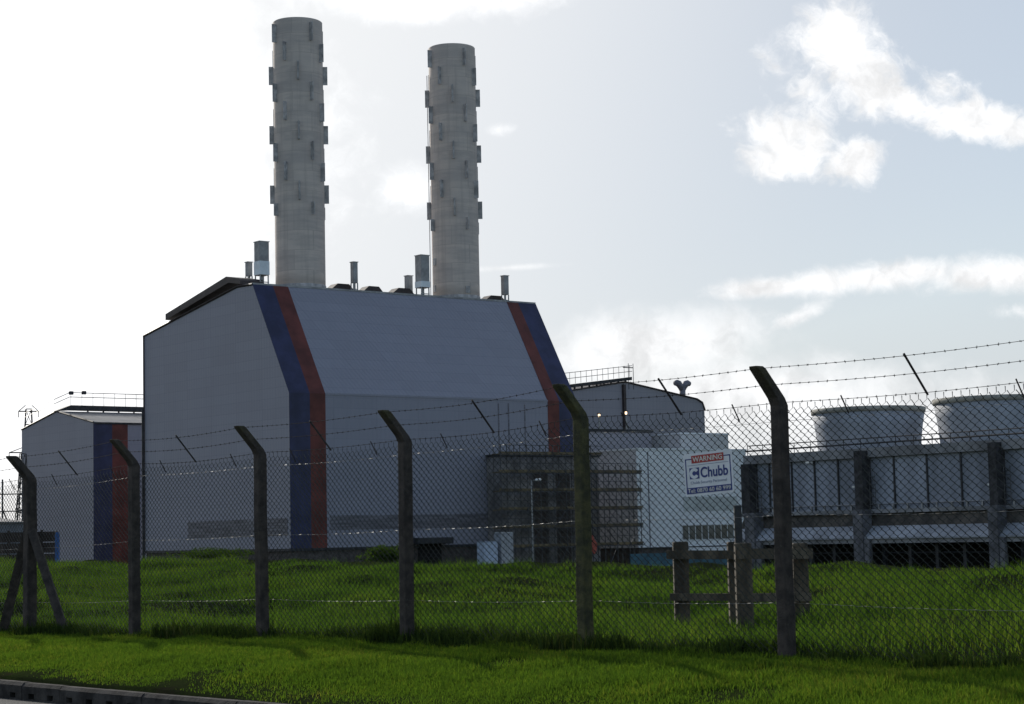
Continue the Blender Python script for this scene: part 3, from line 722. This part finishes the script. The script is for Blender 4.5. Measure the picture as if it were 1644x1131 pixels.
# dark annex against the power station, behind the scaffold
a = ST.hit(804, 729, 1, -3); b = ST.hit(960, 729, 1, -3)
an = thing('annex', 'dark low annex behind the scaffold at the foot of the power station', 'building', ST.w(a.x, -3, 0), ST.a)
MB().box(0, b.x - a.x, 0, 2.86, SITE, a.z - .3).build('wall', 'annex', an)
MB().box(-.15, b.x - a.x + .15, -.15, 2.86, a.z - .3, a.z).build('roof', 'dark', an)
nv = MB()
for f in (.32, .55, .74): nv.box((b.x - a.x) * f, (b.x - a.x) * f + 2.2, -.06, 0, SITE, a.z - 2.2)
nv.build('shutter', 'plinth', an)

# scaffold
SF = -6.; SBk = -4.6
sx0 = ST.hit(806, 850, 1, SF).x; sx1 = ST.hit(1030, 850, 1, SF).x
sc = thing('scaffold', 'tube and board scaffold wrapped round the power station annex', 'scaffold', ST.w(sx0, SF, SITE), ST.a)
zs = [ST.hit(840, y, 1, SF).z - SITE for y in (878, 847, 818, 788, 758, 729)]
Ls = sx1 - sx0; nb = 11
for k in range(nb + 1):
    X = Ls * k / nb
    for y in (0, SBk - SF):
        top = zs[-1] + (1.1 if k < 8 else -1.2)
        MB().tube([(X, y, 0), (X, y, top)], .055, 6).build('standard', 'scaf', sc)
bd = [Ls] * 6; bd[5] = Ls * .7
for z, ln in zip(zs, bd):
    MB().box(-.3, ln + .3, .08, SBk - SF - .08, z - .12, z + .02).build('platform', 'board', sc)
    MB().box(-.3, ln + .3, -.05, .0, z + .03, z + .26).build('toe_board', 'board', sc)
    MB().tube([(-.3, -.06, z + 1.05), (ln + .3, -.06, z + 1.05)], .045, 6).build('guard_rail', 'scaf', sc)
    MB().tube([(-.3, -.06, z - .16), (ln + .3, -.06, z - .16)], .06, 6).build('ledger', 'scaf', sc)
zz = [0] + zs
for k in range(0, nb, 2):
    for j in range(6):
        if (k // 2 + j) % 2 == 0 and (j < 5 or k < 7): MB().tube([(Ls * k / nb, -.1, zz[j]), (Ls * (k + 1) / nb, -.1, zz[j + 1])], .045, 6).build('brace', 'scaf', sc)
        elif k > 3 and (j < 5 or k < 7): MB().tube([(Ls * (k + 1) / nb, -.1, zz[j]), (Ls * k / nb, -.1, zz[j + 1])], .045, 6).build('brace', 'scaf', sc)
p = ST.hit(952, 878, 1, SF - .2)
rs = MB()
P0 = [(-.6, 1.3), (-.1, 1.45), (.15, .9), (.6, .3), (.45, -.5), (.1, -.95), (-.15, -.6), (-.35, 0), (-.65, .5)]
rs.prism(P0, -.09, .03, 'y'); rs = rs.build('red_sheet', 'red'); rs.location = ST.w(p.x, SF - .25, p.z); rs.rotation_euler = (0, 0, ST.a)
tag(rs, 'small red-orange sheet hanging low on the scaffold beside the mossy fence post', 'sheet')

# teal hoarding, cabinets, lamp post, car
a = ST.hit(1012, 889, 1, -10); b = ST.hit(1172, 889, 1, -10)
ho = thing('hoarding', 'teal painted site hoarding at the foot of the white building', 'hoarding', ST.w(a.x, -10, SITE), ST.a)
LH_ = b.x - a.x; nh = 6
for k in range(nh): MB().box(LH_ * k / nh + .02, LH_ * (k + 1) / nh - .02, 0, .08, .05, a.z - SITE - random.uniform(0, .12)).build('panel', 'teal', ho)
for k in range(nh + 1): MB().box(LH_ * k / nh - .06, LH_ * k / nh + .06, .08, .2, 0, a.z - SITE + .08).build('post', 'dark', ho)
def cabinet(px0, px1, py, t, m, label, ribs):
    a = ST.hit(px0, py, 1, t); b = ST.hit(px1, py, 1, t); wv = b.x - a.x; h = a.z - SITE
    o = thing('cabinet', label, 'cabinet', ST.w(a.x, t, SITE), ST.a, 'pale cabinets by the scaffold')
    MB().box(0, wv, 0, wv * .7, .15, h - .1, .03).build('body', m, o)
    MB().box(-.05, wv + .05, -.05, wv * .7 + .05, h - .1, h, .02).build('lid', 'frame' if ribs else m, o)
    MB().box(.1, wv - .1, .1, wv * .6, 0, .15).build('base', 'dark', o)
    for k in range(2): MB().box(wv * (.08 + .44 * k), wv * (.48 + .44 * k), -.03, .0, .3, h - .3).build('door', m, o)
    if ribs:
        r = MB()
        for k in range(7): r.box(wv * (.05 + .14 * k), wv * (.08 + .14 * k), -.06, -.031, .35, h - .35)
        r.build('rib', 'frame', o)
cabinet(777, 799, 870, -12, 'cabinet', 'plain pale blue cabinet, the shorter one left of the scaffold', False)
cabinet(804, 824, 855, -12, 'cabinet2', 'taller ribbed grey-white cabinet in front of the scaffold edge', True)
p = ST.hit(857, 905, 1, -14); q = ST.hit(853, 772, 1, -14)
lp = thing('lamp_post', 'slim pale lamp post with one lantern arm in front of the scaffold', 'lamp post', ST.w(q.x, -14, SITE), ST.a)
h = q.z - SITE
MB().tube([(.0, 0, 0), (.0, 0, 1.4), (.0, 0, 1.45), (0, 0, h)], [.13, .13, .085, .07], 8).build('pole', 'galv', lp)
MB().tube([(0, 0, h - .05), (.35, -.02, h + .05), (.8, -.05, h + .08)], .045, 6).build('arm', 'galv', lp)
MB().tube([(.55, -.04, h + .06), (.7, -.05, h + .09), (1.25, -.08, h + .12), (1.4, -.08, h + .1)], [.08, .15, .16, .06], 8).build('lantern', 'lantern', lp)

def car(px, py, Y, ang):
    p = at(px, py, Y)
    o = thing('parked_car', 'blue parked car half hidden by the grass bank, roof catching the light', 'car', (p.x, p.y, SITE), ang)
    dz = p.z - SITE - 1.46
    o.location.z = SITE + dz
    prof = [(-2.1, .35), (2.1, .35), (2.15, .62), (2.05, .82), (1.1, .95), (.45, 1.42), (-.9, 1.46), (-1.75, 1.02), (-2.1, .95), (-2.15, .6)]
    MB().prism(prof, -.84, .84, 'y').build('body', 'car', o)
    for sy in (-.85, .85):
        MB().prism([(-1.4, .98), (.95, .98), (.4, 1.36), (-.85, 1.38)], sy - .01, sy + .01, 'y').build('window', 'glass', o)
    for xx in (-1.3, 1.3):
        for sy in (-.82, .82):
            MB().tube([(xx, sy - .1, .32), (xx, sy + .1, .32)], .32, 16).build('wheel', 'tyre', o)
    return o
# ---------------------------------------------------------------- cooling block
cb = thing('cooling_tower_block', 'long concrete cooling tower block on the right with flared fan stacks on top', 'cooling tower', CO.O, CO.a)
X0 = CO.hit(1196, 740, 1, 0).x; XP = [CO.hit(1200, 780, 1, 0).x, CO.hit(1384, 780, 1, 0).x, CO.hit(1600, 780, 1, 0).x]
XP.append(XP[2] + (XP[2] - XP[1])); X1 = XP[3] + 3
hp = 7.57 + EYE; hq = 1.76 + EYE; D = 20.
zpar = CO.hit(1390, 735, 1, 0).z
MB().box(X0, X1, -.25, D, zpar, hp).build('parapet', 'cconc', cb)
MB().box(X0 + .3, X1, .15, D - .3, hq - .3, zpar).build('sheeting', 'cpanel', cb)
for i in range(3):
    for k in range(1, 4 if i else 5):
        X = XP[i] + (XP[i + 1] - XP[i]) * k / (4 if i else 5); MB().box(X - .08, X + .08, .02, .152, hq - .2, zpar).build('mullion', 'dark', cb)
MB().box(X0, X1, -.75, .15, hq - .42, hq - .05).build('gutter', 'cconc', cb)
gb = MB(); X = X0 + .5
while X < X1: gb.box(X - .07, X + .07, -.3, -.1, hq - .05, hq + .4); X += 1.75
gb.tube([(X0, -.2, hq + .42), (X1, -.2, hq + .42)], .06, 4); gb.build('bracket', 'galv', cb)
zc1 = CO.hit(1480, 843, 1, -1.0).z; zc0 = CO.hit(1480, 862, 1, -2.2).z
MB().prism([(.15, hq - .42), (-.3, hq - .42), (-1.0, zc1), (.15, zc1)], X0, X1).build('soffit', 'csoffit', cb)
MB().prism([(.15, zc1), (-1.0, zc1), (-2.2, zc0), (-2.2, zc0 - .14), (.15, zc0 - .14)], X0, X1).build('canopy', 'ccanopy', cb)
MB().box(X0, X1, -2.0, -1.6, zc0 - .55, zc0 - .15).build('edge_beam', 'cconc', cb)
MB().box(X0 + .5, X1, 2.5, D - 1, SITE, zc0 - .1).build('bay_shade_block', 'void', cb)  # near-black block stands in for the shade inside the open bays
for i, X in enumerate(XP[:3]):
    pu = (1190, 1372, 1588)[i]
    ua, ub = CO.hit(pu, 780, 1, -1.1).x, CO.hit(pu + 13, 780, 1, -1.1).x
    MB().box(ua, ub, -1.1, .16, hq - .1, hp - .25 if i else zpar).build('dark_pier', 'cdark', cb)  # box standing proud, darker than the pillar below
    pxl = (1196, 1370, 1587)[i]
    xa, xb, xc, xd = [CO.hit(pxl + d, 860, 1, -2.45).x for d in (0, 15, 16, 24)]
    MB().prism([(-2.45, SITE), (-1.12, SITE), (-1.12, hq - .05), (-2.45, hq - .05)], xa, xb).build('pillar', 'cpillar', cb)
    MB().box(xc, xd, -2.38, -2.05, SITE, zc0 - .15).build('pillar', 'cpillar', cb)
    lad = MB()
    for dx in (-.35, .35): lad.tube([(ub + .5 + dx, -.3, hq - .2), (ub + .5 + dx, -.3, zpar - 1.4)], .04, 4)
    for k in range(9): lad.tube([(ub + .15, -.3, hq + k * .38), (ub + .85, -.3, hq + k * .38)], .03, 4)
    lad.build('ladder', 'scaf', cb)
bp = MB()
for i in range(3):
    for k in range(1, 5): X = XP[i] + (XP[i + 1] - XP[i]) * k / 5; bp.box(X - .18, X + .18, -.9, -.55, SITE, zc0 - .15)
bp.tube([(X0, -.7, SITE + 2.6), (X1, -.7, SITE + 2.6)], .08, 4)
bp.build('leg', 'dark', cb)
hr = MB()
hr.tube([(X0, .4, hp + 1.0), (X1, .4, hp + .9)], .05, 4)
X = X0
while X < X1: hr.tube([(X, .4, hp), (X, .4, hp + .95)], .05, 4); X += 2.2
hr.tube([(X0, .1, hp + .45), (X1, .1, hp + .45)], .09, 6)
hr.build('handrail', 'dark', cb)
for px, py in ((1298, 743), (1373, 782), (1591, 778)):
    p = CO.hit(px, py, 1, -.4); MB().box(p.x - .3, p.x + .3, -.55, -.02, p.z - .1, p.z + .1, .03).build('floodlight', 'lantern', cb)
for k, (px, lab) in enumerate(((1395, 'left fan stack, seen whole'), (1598, 'right fan stack, cut by the edge of the view'))):
    YS = 9.5
    c = CO.hit(px, 700, 1, YS); ztop = CO.hit(1395, 657, 1, YS).z
    wc = CO.w(c.x, YS)
    rt = 90.5 / F_PX * at(1395, 657, 200).y * 1.0 * (wc.y / 200) if k == 0 else rt
    hgt = ztop - hp
    f = [(rt * .90, 0), (rt * .915, hgt * .3), (rt * .945, hgt * .6), (rt * .985, hgt * .9), (rt * .985, hgt * .9)]
    pr = [(r, hp + z) for r, z in f] + [(rt * .93, hp + hgt * .88), (rt * .87, hp)]
    o = MB().lathe(pr, 72, (c.x, YS), cap=False).build('fan_stack', 'stack', cb, True); o['label'] = lab
    rm = MB().lathe([(rt * .97, hp + hgt * .885), (rt * 1.0, hp + hgt * .89), (rt * 1.01, hp + hgt), (rt * .96, hp + hgt), (rt * .95, hp + hgt * .885)], 72, (c.x, YS), cap=False).build('rim', 'stackrim', o, True)
car(975, 905, 150, R(150))

# ---------------------------------------------------------------- far left: shed, board fence, blue post, gantry, pylon
a = at(-60, 840, 230); b = at(38, 834, 238)
sh = thing('shed', 'long low grey shed at the far left edge behind the strutted fence post', 'shed', (a.x, a.y, SITE), math.atan2(b.y - a.y, b.x - a.x))
Ld = (b - a).length; hz = at(0, 838, 234).z - SITE
MB().box(0, Ld, 0, 8, 0, hz - .2).build('wall', 'lowwall', sh)
MB().prism([(-.3, hz - .2), (8.3, hz - .2), (8.3, hz - .05), (4, hz + .5), (-.3, hz)], -.2, Ld + .2).build('roof', 'roof', sh)
a = at(-40, 862, 130); b = at(94, 862, 130)
bf = thing('board_fence', 'dark brown board fence running behind the strutted fence post', 'fence', (a.x, a.y, SITE), 0)
hz = a.z - SITE + .35
Lf = b.x - a.x; nf = 5
for k in range(nf):
    m = MB(); X = Lf * k / nf
    for j in range(8): m.box(X + .03, X + Lf / nf - .03, -.03, .03, .2 + (hz - .25) * j / 8, .2 + (hz - .25) * (j + .9) / 8)
    m.build('board_panel', 'brown', bf)
for k in range(nf): MB().box(Lf * k / nf - .07, Lf * k / nf + .07, -.08, .06, 0, hz).build('post', 'brown', bf)
p = at(92, 855, 128)
bpst = MB().box(-.13, .13, -.13, .13, 0, p.z - SITE, .02).build('blue_post', 'bluepost'); bpst.location = (p.x, p.y, SITE)
tag(bpst, 'bright blue post at the right end of the brown board fence', 'post')

def lattice(m, base, top, h, n, r, z0=0):
    """four-legged tapering lattice"""
    def c(k): f = k / n; w_ = base + (top - base) * f; return [(w_ * a, w_ * b, z0 + h * f) for a, b in ((-1, -1), (1, -1), (1, 1), (-1, 1))]
    for k in range(n):
        A, B = c(k), c(k + 1)
        for i in range(4):
            m.tube([A[i], B[i]], r, 4); m.tube([A[i], B[(i + 1) % 4]], r * .7, 4); m.tube([B[i], B[(i + 1) % 4]], r * .7, 4)
p = at(46, 657, 520); zb_ = SITE
py_ = thing('pylon', 'small lattice electricity pylon on the skyline above the left hall roof', 'pylon', (p.x, p.y, SITE), R(20))
H = p.z - SITE
m = MB(); lattice(m, 4.2, .9, H * .9, 8, .13); lattice(m, .9, .7, H * .1, 1, .12, H * .9); m.build('tower', 'dark', py_)
for z, wv in ((H * .985, 2.6), (H * .72, 5.0)):
    m = MB(); m.tube([(-wv, 0, z), (wv, 0, z)], .16, 4)
    for sx in (-1, 1): m.tube([(sx * wv, 0, z), (sx * .8, 0, z + 1.6)], .1, 4); m.tube([(sx * wv, 0, z), (sx * wv * 1.0, 0, z - 1.6)], .1, 4)
    m.build('crossarm', 'dark', py_)
pg = at(4, 770, 250)
gt = thing('switchyard_gantry', 'thin steel switchyard gantry at the far left edge of the view', 'gantry', (pg.x, pg.y, SITE), 0)
hg = pg.z - SITE
for dx in (0, 2.6):
    m = MB(); m.tube([(dx, 0, 0), (dx, 0, hg - .5 * dx * .1)], .11, 6); m.build('post', 'dark', gt)
m = MB(); lattice(m, .9, .35, hg * 1.25, 7, .05); o = m.build('tower', 'dark', gt); o.location = (1.6, 4, 0)
m = MB()
for z in (hg * .86, hg * .7): m.tube([(-12, 0, z), (2.7, 0, z)], .07, 4)
m.tube([(0, 0, hg * .72), (.8, 0, hg * .58), (1.7, 0, hg * .5), (2.6, 0, hg * .48)], .1, 6)
m.build('beam', 'dark', gt)
# overhead lines that reach the left edge
for k, (ya, yb, lab) in enumerate(((779, 765, 'topmost overhead line left of the strutted fence post'), (800, 783, 'lower overhead line left of the strutted fence post'))):
    pass

# shrub behind the crest, by the station wall
def shrub(px, py, Y, rx, rz, n, label, name='shrub'):
    p = at(px, py, Y); o = thing(name, label, 'shrub', (p.x, p.y, SITE), 0)
    zc = p.z - SITE
    st = MB()
    for k in range(5):
        a = random.uniform(0, 6.28); st.tube([(0, 0, 0), (math.cos(a) * rx * .3, math.sin(a) * rx * .3, zc * .6), (math.cos(a) * rx * .6, math.sin(a) * rx * .6, zc)], [.07, .05, .02], 5)
    st.build('stem', 'timber', o)
    m = MB()
    for i in range(n):
        u = Vector((random.gauss(0, 1), random.gauss(0, 1), random.gauss(0, 1))).normalized() * random.random() ** .4
        k = 1 + .45 * math.sin(u.x * 4 + px) * math.sin(u.z * 5 + u.y * 4)
        c = Vector((u.x * rx * k, u.y * rx * k, zc + u.z * rz * k))
        a = Vector((random.gauss(0, 1), random.gauss(0, 1), random.gauss(0, .6))).normalized() * .14; b = a.cross(Vector((random.random(), random.random(), 1))).normalized() * .07
        m.add([c - a, c + b, c + a, c - b], [(0, 1, 2, 3)])
    m.build('foliage', 'leaf', o)
shrub(618, 892, 150, 1.7, .75, 1700, 'dark green shrub below the station wall, left of the loading bay')
shrub(345, 890, 190, 3.6, .55, 2600, 'low scrubby bush along the foot of the gable wall')

# ---------------------------------------------------------------- the chain link fence
fn = thing('chain_link_fence', 'tall chain link security fence on cranked concrete posts with three barbed strands', 'fence', (FEN.O.x, FEN.O.y, 0), FA)
POST = []
for px, py in ((1265, 1058), (942, 1040), (655, 1022), (420, 1018), (216, 1018), (48, 1028)):
    h = FEN.hit(px, py, 1, 0); POST.append(h.x)
XR = POST[0] + 3.35; XL = POST[-1] - 3.0
allx = [XR] + POST + [XL]
def gz(x): return float(ground_z(np.array([x]), np.array([-.02]))[0])
bendz = {}
AO, AZ = .31, .33                    # arm: out towards the road, up
BEND = [(1258, 646), (927, 670), (648, 706), (414, 727), (212, 745), (52, 768)]
for x, bpx in zip(POST, BEND): bendz[x] = FEN.hit(bpx[0], bpx[1], 1, 0).z
bendz[XR] = bendz[POST[0]] + .02; bendz[XL] = bendz[POST[-1]]
def post(x, wide=.064, arm=1., label=None):
    zb_ = gz(x) - .25; zt_ = bendz[x]; c = .012
    lean = random.uniform(-.006, .006)
    m = MB(); vs = []
    def ring(cx, cy, z, w_):
        return [(cx - w_ + c, cy - w_, z), (cx + w_ - c, cy - w_, z), (cx + w_, cy - w_ + c, z), (cx + w_, cy + w_ - c, z), (cx + w_ - c, cy + w_, z), (cx - w_ + c, cy + w_, z), (cx - w_, cy + w_ - c, z), (cx - w_, cy - w_ + c, z)]
    N = 9
    for k in range(N): z = zb_ + (zt_ - .03 - zb_) * k / (N - 1); vs += ring(x + lean * (k - N + 1) * .6 + random.uniform(-.0035, .0035), random.uniform(-.0035, .0035), z, wide * (1.04 - .04 * k / N))
    for f in (.12, .4, .7, .93): vs += ring(x + random.uniform(-.002, .002), -AO * arm * f, zt_ + AZ * f, wide * (1 - .06 * f))
    vs += ring(x, -AO * arm * 1.0, zt_ + AZ, wide * .8)
    m.rings(vs, 8, N + 5)
    o = m.build('post', 'moss', fn) if random.random() < .0 else m.build('post', 'conc', fn)
    if label: o['label'] = label
    bm = o.modifiers.new('bevel', 'BEVEL'); bm.width = .006; bm.segments = 2; bm.limit_method = 'ANGLE'
    # moss cap on the arm: same concrete stained green
    return o
labs = ['nearest post, between the sign and the cooling towers', 'post in front of the scaffold, green with lichen', None, None, None, 'straining post with two raking struts']
for x, l in zip(POST, labs):
    o = post(x, .064 if l != labs[5] else .078, 1., l)
    if l == labs[1]: o.data.materials[0] = M['moss']
post(XR); post(XL)
xs_ = POST[-1]
for sx in (-1, 1):
    m = MB(); A = Vector((xs_ + sx * .06, .0, gz(xs_) + 1.55)); B = Vector((xs_ + sx * 1.05, .0 + .06, gz(xs_ + sx * 1.05) - .12))
    m.tube([A, B], .082, 4); m.build('strut', 'conc', fn)
# mesh: one panel a bay, woven from zigzag wires
PW, PH = .0455, .0375
YM = .082
ends = sorted(allx)
for x0, x1 in zip(ends[:-1], ends[1:]):
    m = MB(); nw = int(round((x1 - x0) / PW)); pw = (x1 - x0) / nw
    nz_max = 0
    V = []; Fc = []
    for i in range(nw):
        xa = x0 + i * pw; f = (i + .5) / nw
        zt_ = bendz[x0] * (1 - f) + bendz[x1] * f - .05 - .03 * math.sin(math.pi * f); zg = gz(xa) + .02
        n = int((zt_ - zg) / PH); par = i % 2
        pts = []
        for k in range(n + 1):
            right = (k + par) % 2
            pts.append((xa + pw * (1.06 if right else -.06) , YM + (.004 if right else -.004) + .022 * math.sin(xa * 1.9 + k * .06) * math.sin(k * .05 + x0) + random.uniform(-.002, .002), zt_ - k * PH + .012 * math.sin(xa * 2.3 + k * .11) * math.sin(k * .045) + random.uniform(-.0025, .0025)))
        if (0 + par) % 2 == 0: pts[0] = (pts[0][0] + pw * .5, pts[0][1], pts[0][2] + .004)
        # spike at the top selvedge
        r = .0028; b = len(V)
        for k, p in enumerate(pts):
            V += [(p[0] - r, p[1] - r * .6, p[2] - r), (p[0] + r, p[1] - r * .6, p[2] + r), (p[0], p[1] + r * 1.3, p[2])]
        for k in range(len(pts) - 1):
            for e in range(3): Fc.append((b + k * 3 + e, b + k * 3 + (e + 1) % 3, b + (k + 1) * 3 + (e + 1) % 3, b + (k + 1) * 3 + e))
        if par:
            b = len(V); px_, pz_ = pts[0][0], pts[0][2]
            V += [(px_ - .003, YM, pz_), (px_ + .003, YM, pz_), (px_ + .002, YM + .004, pz_ + .045), (px_ - .006, YM + .002, pz_ + .05)]; Fc.append((b, b + 1, b + 2, b + 3))
    m.v = V; m.f = Fc
    m.build('mesh_panel', 'wire', fn)
# line wires (twisted, galvanised) at three heights
for fz in ('top', 'mid', 'low'):
    m = MB()
    for x0, x1 in zip(ends[:-1], ends[1:]):
        pts = []; N = 60
        for k in range(N + 1):
            f = k / N; x = x0 + (x1 - x0) * f; zbend = bendz[x0] * (1 - f) + bendz[x1] * f; g0 = gz(x0) * (1 - f) + gz(x1) * f; H_ = zbend - g0
            z = {'top': zbend - .17, 'mid': g0 + H_ * .555, 'low': g0 + H_ * .21}[fz] - .02 * math.sin(math.pi * f)
            pts.append((x, YM - .014 + .003 * math.cos(k * 2.1), z + .003 * math.sin(k * 2.1)))
        m.tube(pts, .0019, 5)
    m.build('line_wire', 'linewire', fn)
# barbed strands
for f_ in (1.0, .55, .06):
    m = MB(); y = -AO * f_ + .03
    for x0, x1 in zip(ends[:-1], ends[1:]):
        pts = []; N = 24
        for k in range(N + 1):
            f = k / N; z = (bendz[x0] * (1 - f) + bendz[x1] * f) + AZ * f_ - .02 - .035 * math.sin(math.pi * f) * (1 + .3 * math.sin(x0 * 3))
            pts.append((x0 + (x1 - x0) * f, y, z))
        m.tube(pts, .0026, 5)
        nb_ = int((x1 - x0) / .105)
        for k in range(nb_):
            f = (k + .5) / nb_; i = int(f * N); p = Vector(pts[i]).lerp(Vector(pts[min(i + 1, N)]), f * N - i)
            for e in range(2):
                a = random.uniform(0, 6.28); d = Vector((.35 * random.uniform(-1, 1), math.cos(a), math.sin(a))).normalized() * .014
                m.tube([p - d, p + d], .0017, 3)
            m.tube([p - Vector((.009, 0, 0)), p + Vector((.008, 0, 0))], .0048, 5)
    m.build('barbed_wire', 'barb', fn)
# droppers in the middle of each bay that space the strands, and short ones below
for (x0, x1), ft in zip(zip(ends[:-1], ends[1:]), (.5, .46, .5, .5, .52, .52, .5)):
    f = ft; x = x0 + (x1 - x0) * f; zb_ = bendz[x0] * (1 - f) + bendz[x1] * f
    m = MB(); A = Vector((x, -AO - .0 + .03, zb_ + AZ - .03)); B = Vector((x + .015, .02, zb_ - .05)); m.tube([A, B], .011, 5); m.build('dropper', 'barb', fn)
    for ff in (.22, .78):
        x2 = x0 + (x1 - x0) * ff; z2 = bendz[x0] * (1 - ff) + bendz[x1] * ff
        MB().tube([(x2, .0, z2 + .015), (x2 + .02, YM, z2 - .15)], .007, 5).build('dropper', 'barb', fn)

# ---------------------------------------------------------------- warning sign on the fence
ctr = FEN.hit(1137.5, 760, 1, YM - .05)
tl, tr_ = FEN.hit(1096, 728, 1, YM - .05), FEN.hit(1174, 722, 1, YM - .05); bl = FEN.hit(1102, 796, 1, YM - .05)
SW = tr_.x - tl.x; SH = tl.z - bl.z
sg = thing('warning_sign', 'white blue and red security warning sign tied to the chain link fence', 'sign', FEN.w(ctr.x, YM - .05, ctr.z), 0)
sg.rotation_mode = 'XYZ'
sg.rotation_euler = (Matrix.Rotation(FA, 3, 'Z') @ Matrix.Rotation(R(-2.6), 3, 'Y')).to_euler()
m = MB(); c = .02; hw, hh = SW / 2, SH / 2
m.prism([(-hw + c, -hh), (hw - c, -hh), (hw - .4 * c, -hh + .4 * c), (hw, -hh + c), (hw, hh - c), (hw - .4 * c, hh - .4 * c), (hw - c, hh), (-hw + c, hh), (-hw + .4 * c, hh - .4 * c), (-hw, hh - c), (-hw, -hh + c), (-hw + .4 * c, -hh + .4 * c)], -.003, .003, 'y')
m.build('panel', 'signw', sg)
def u(fx): return -hw + SW * fx
def v(fz): return hh - SH * fz
def plate(name, fx0, fx1, fz0, fz1, mt, lift): MB().box(u(fx0), u(fx1), -.003 - lift - .001, -.003 - lift + .0008, v(fz1), v(fz0)).build(name, mt, sg)
bord = MB()
for fx0, fx1, fz0, fz1 in ((.035, .055, .12, .80), (.945, .965, .12, .80), (.035, .17, .12, .145), (.83, .965, .12, .145)): bord.box(u(fx0), u(fx1), -.0045, -.0028, v(fz1), v(fz0))
bord.build('border', 'signb', sg)
plate('red_bar', .17, .83, .055, .235, 'signr', .0008)
plate('blue_bar', .035, .965, .80, .945, 'signb', .0008)
plate('rule', .08, .92, .275, .285, 'signg', .0006)
def text(name, s, fx0, fx1, fz0, fz1, mt, bold=0.):
    cu = bpy.data.curves.new(name, 'FONT'); cu.body = s; cu.size = 1; cu.offset = bold; cu.extrude = .0
    o = bpy.data.objects.new(name, cu); COL.objects.link(o); bpy.context.view_layer.update()
    me = bpy.data.meshes.new_from_object(o.evaluated_get(bpy.context.evaluated_depsgraph_get())); bpy.data.objects.remove(o); bpy.data.curves.remove(cu)
    co = np.array([v_.co[:] for v_ in me.vertices]); lo, hi = co.min(0), co.max(0)
    X = u(fx0) + (co[:, 0] - lo[0]) / (hi[0] - lo[0]) * (u(fx1) - u(fx0)); Z = v(fz1) + (co[:, 1] - lo[1]) / (hi[1] - lo[1]) * (v(fz0) - v(fz1))
    out = np.stack([X, np.full(len(X), -.0062), Z], 1).astype(np.float32)
    me.vertices.foreach_set('co', out.ravel()); me.update(); me.materials.clear(); me.materials.append(M[mt])
    o = bpy.data.objects.new(name, me); COL.objects.link(o); o.parent = sg
    return o
text('warning_lettering', 'WARNING', .195, .805, .085, .205, 'signt', .018)
# emblem: blue square with a white C ring notched open
ex0, ex1, ez0, ez1 = .115, .315, .34, .60
plate('emblem_square', ex0, ex1, ez0, ez1, 'signb', .0008)
cxm, czm = (u(ex0) + u(ex1)) / 2, (v(ez0) + v(ez1)) / 2; ro = (v(ez0) - v(ez1)) / 2 * .97
m = MB(); vs = []; N = 40
for k in range(N + 1):
    a = R(32) + (R(328) - R(32)) * k / N
    for rr in (ro, ro * .42): vs.append((cxm + math.cos(a) * rr * (u(ex1) - u(ex0)) / (v(ez0) - v(ez1)), -.0062, czm + math.sin(a) * rr))
m.add(vs, [(2 * k, 2 * k + 1, 2 * k + 3, 2 * k + 2) for k in range(N)]); m.build('emblem_ring', 'signw', sg)
text('name_lettering', 'Chubb', .345, .905, .34, .59, 'signb', .022)
text('small_lettering', 'Chubb Security Personnel', .13, .87, .655, .74, 'signg', .004)
text('phone_lettering', 'Tel: 0870 60 60 999', .06, .94, .825, .92, 'signt', .006)

# ---------------------------------------------------------------- timber barrier behind the fence
pA = at(1092, 1003, 27.6); pBb = at(1186, 1010, 27.0); pCc = at(1283, 1006, 27.2)
tb = thing('timber_barrier', 'old timber post and rail barrier on the grass behind the nearest fence bay', 'barrier', (pA.x, pA.y, 0), 0)
def lz(p): q = FEN.loc((p.x, p.y, 0)); return float(ground_z(np.array([q.x]), np.array([q.y]))[0])
specs = ((1092, 27.6, 870, .105), (1179, 27.4, 870, .10), (1192, 25.6, 872, .105), (1283, 26.5, 872, .10))
rails = []
for px, Y, pyt, hw_ in specs:
    t_ = at(px, pyt, Y); g0 = lz(t_) - .1
    m = MB(); m.box(t_.x - pA.x - hw_, t_.x - pA.x + hw_, t_.y - pA.y - hw_, t_.y - pA.y + hw_, g0, t_.z, .012); m.build('post', 'timber', tb)
def rail(a, b, pya, pyb, h, name='rail'):
    A = at(a[0], pya, a[1]); B = at(b[0], pyb, b[1]); d = (B - A); n = Vector((-d.y, d.x, 0)).normalized() * .03
    m = MB(); vs = []
    for p in (A, B): vs += [(p.x - pA.x - n.x, p.y - pA.y - n.y, p.z - h), (p.x - pA.x + n.x, p.y - pA.y + n.y, p.z - h), (p.x - pA.x + n.x, p.y - pA.y + n.y, p.z), (p.x - pA.x - n.x, p.y - pA.y - n.y, p.z)]
    m.rings(vs, 4, 2); m.build(name, 'timber', tb)
rail((1075, 27.45), (1205, 27.3), 953, 953, .10)
rail((1186, 25.42), (1300, 26.35), 953, 952, .11)
rail((1186, 25.42), (1302, 26.35), 881, 881, .135)
rail((1070, 27.45), (1192, 27.25), 884, 884, .12)
q = at(1183, 812, 27.35); g0 = lz(q)
mk = MB().box(-.05, .05, -.05, .05, g0 - .1, q.z, .01).build('marker_post', 'dark'); mk.location = (q.x - .02, q.y - .25, 0)
tag(mk, 'thin dark upright post standing taller than the timber barrier beside it', 'post')
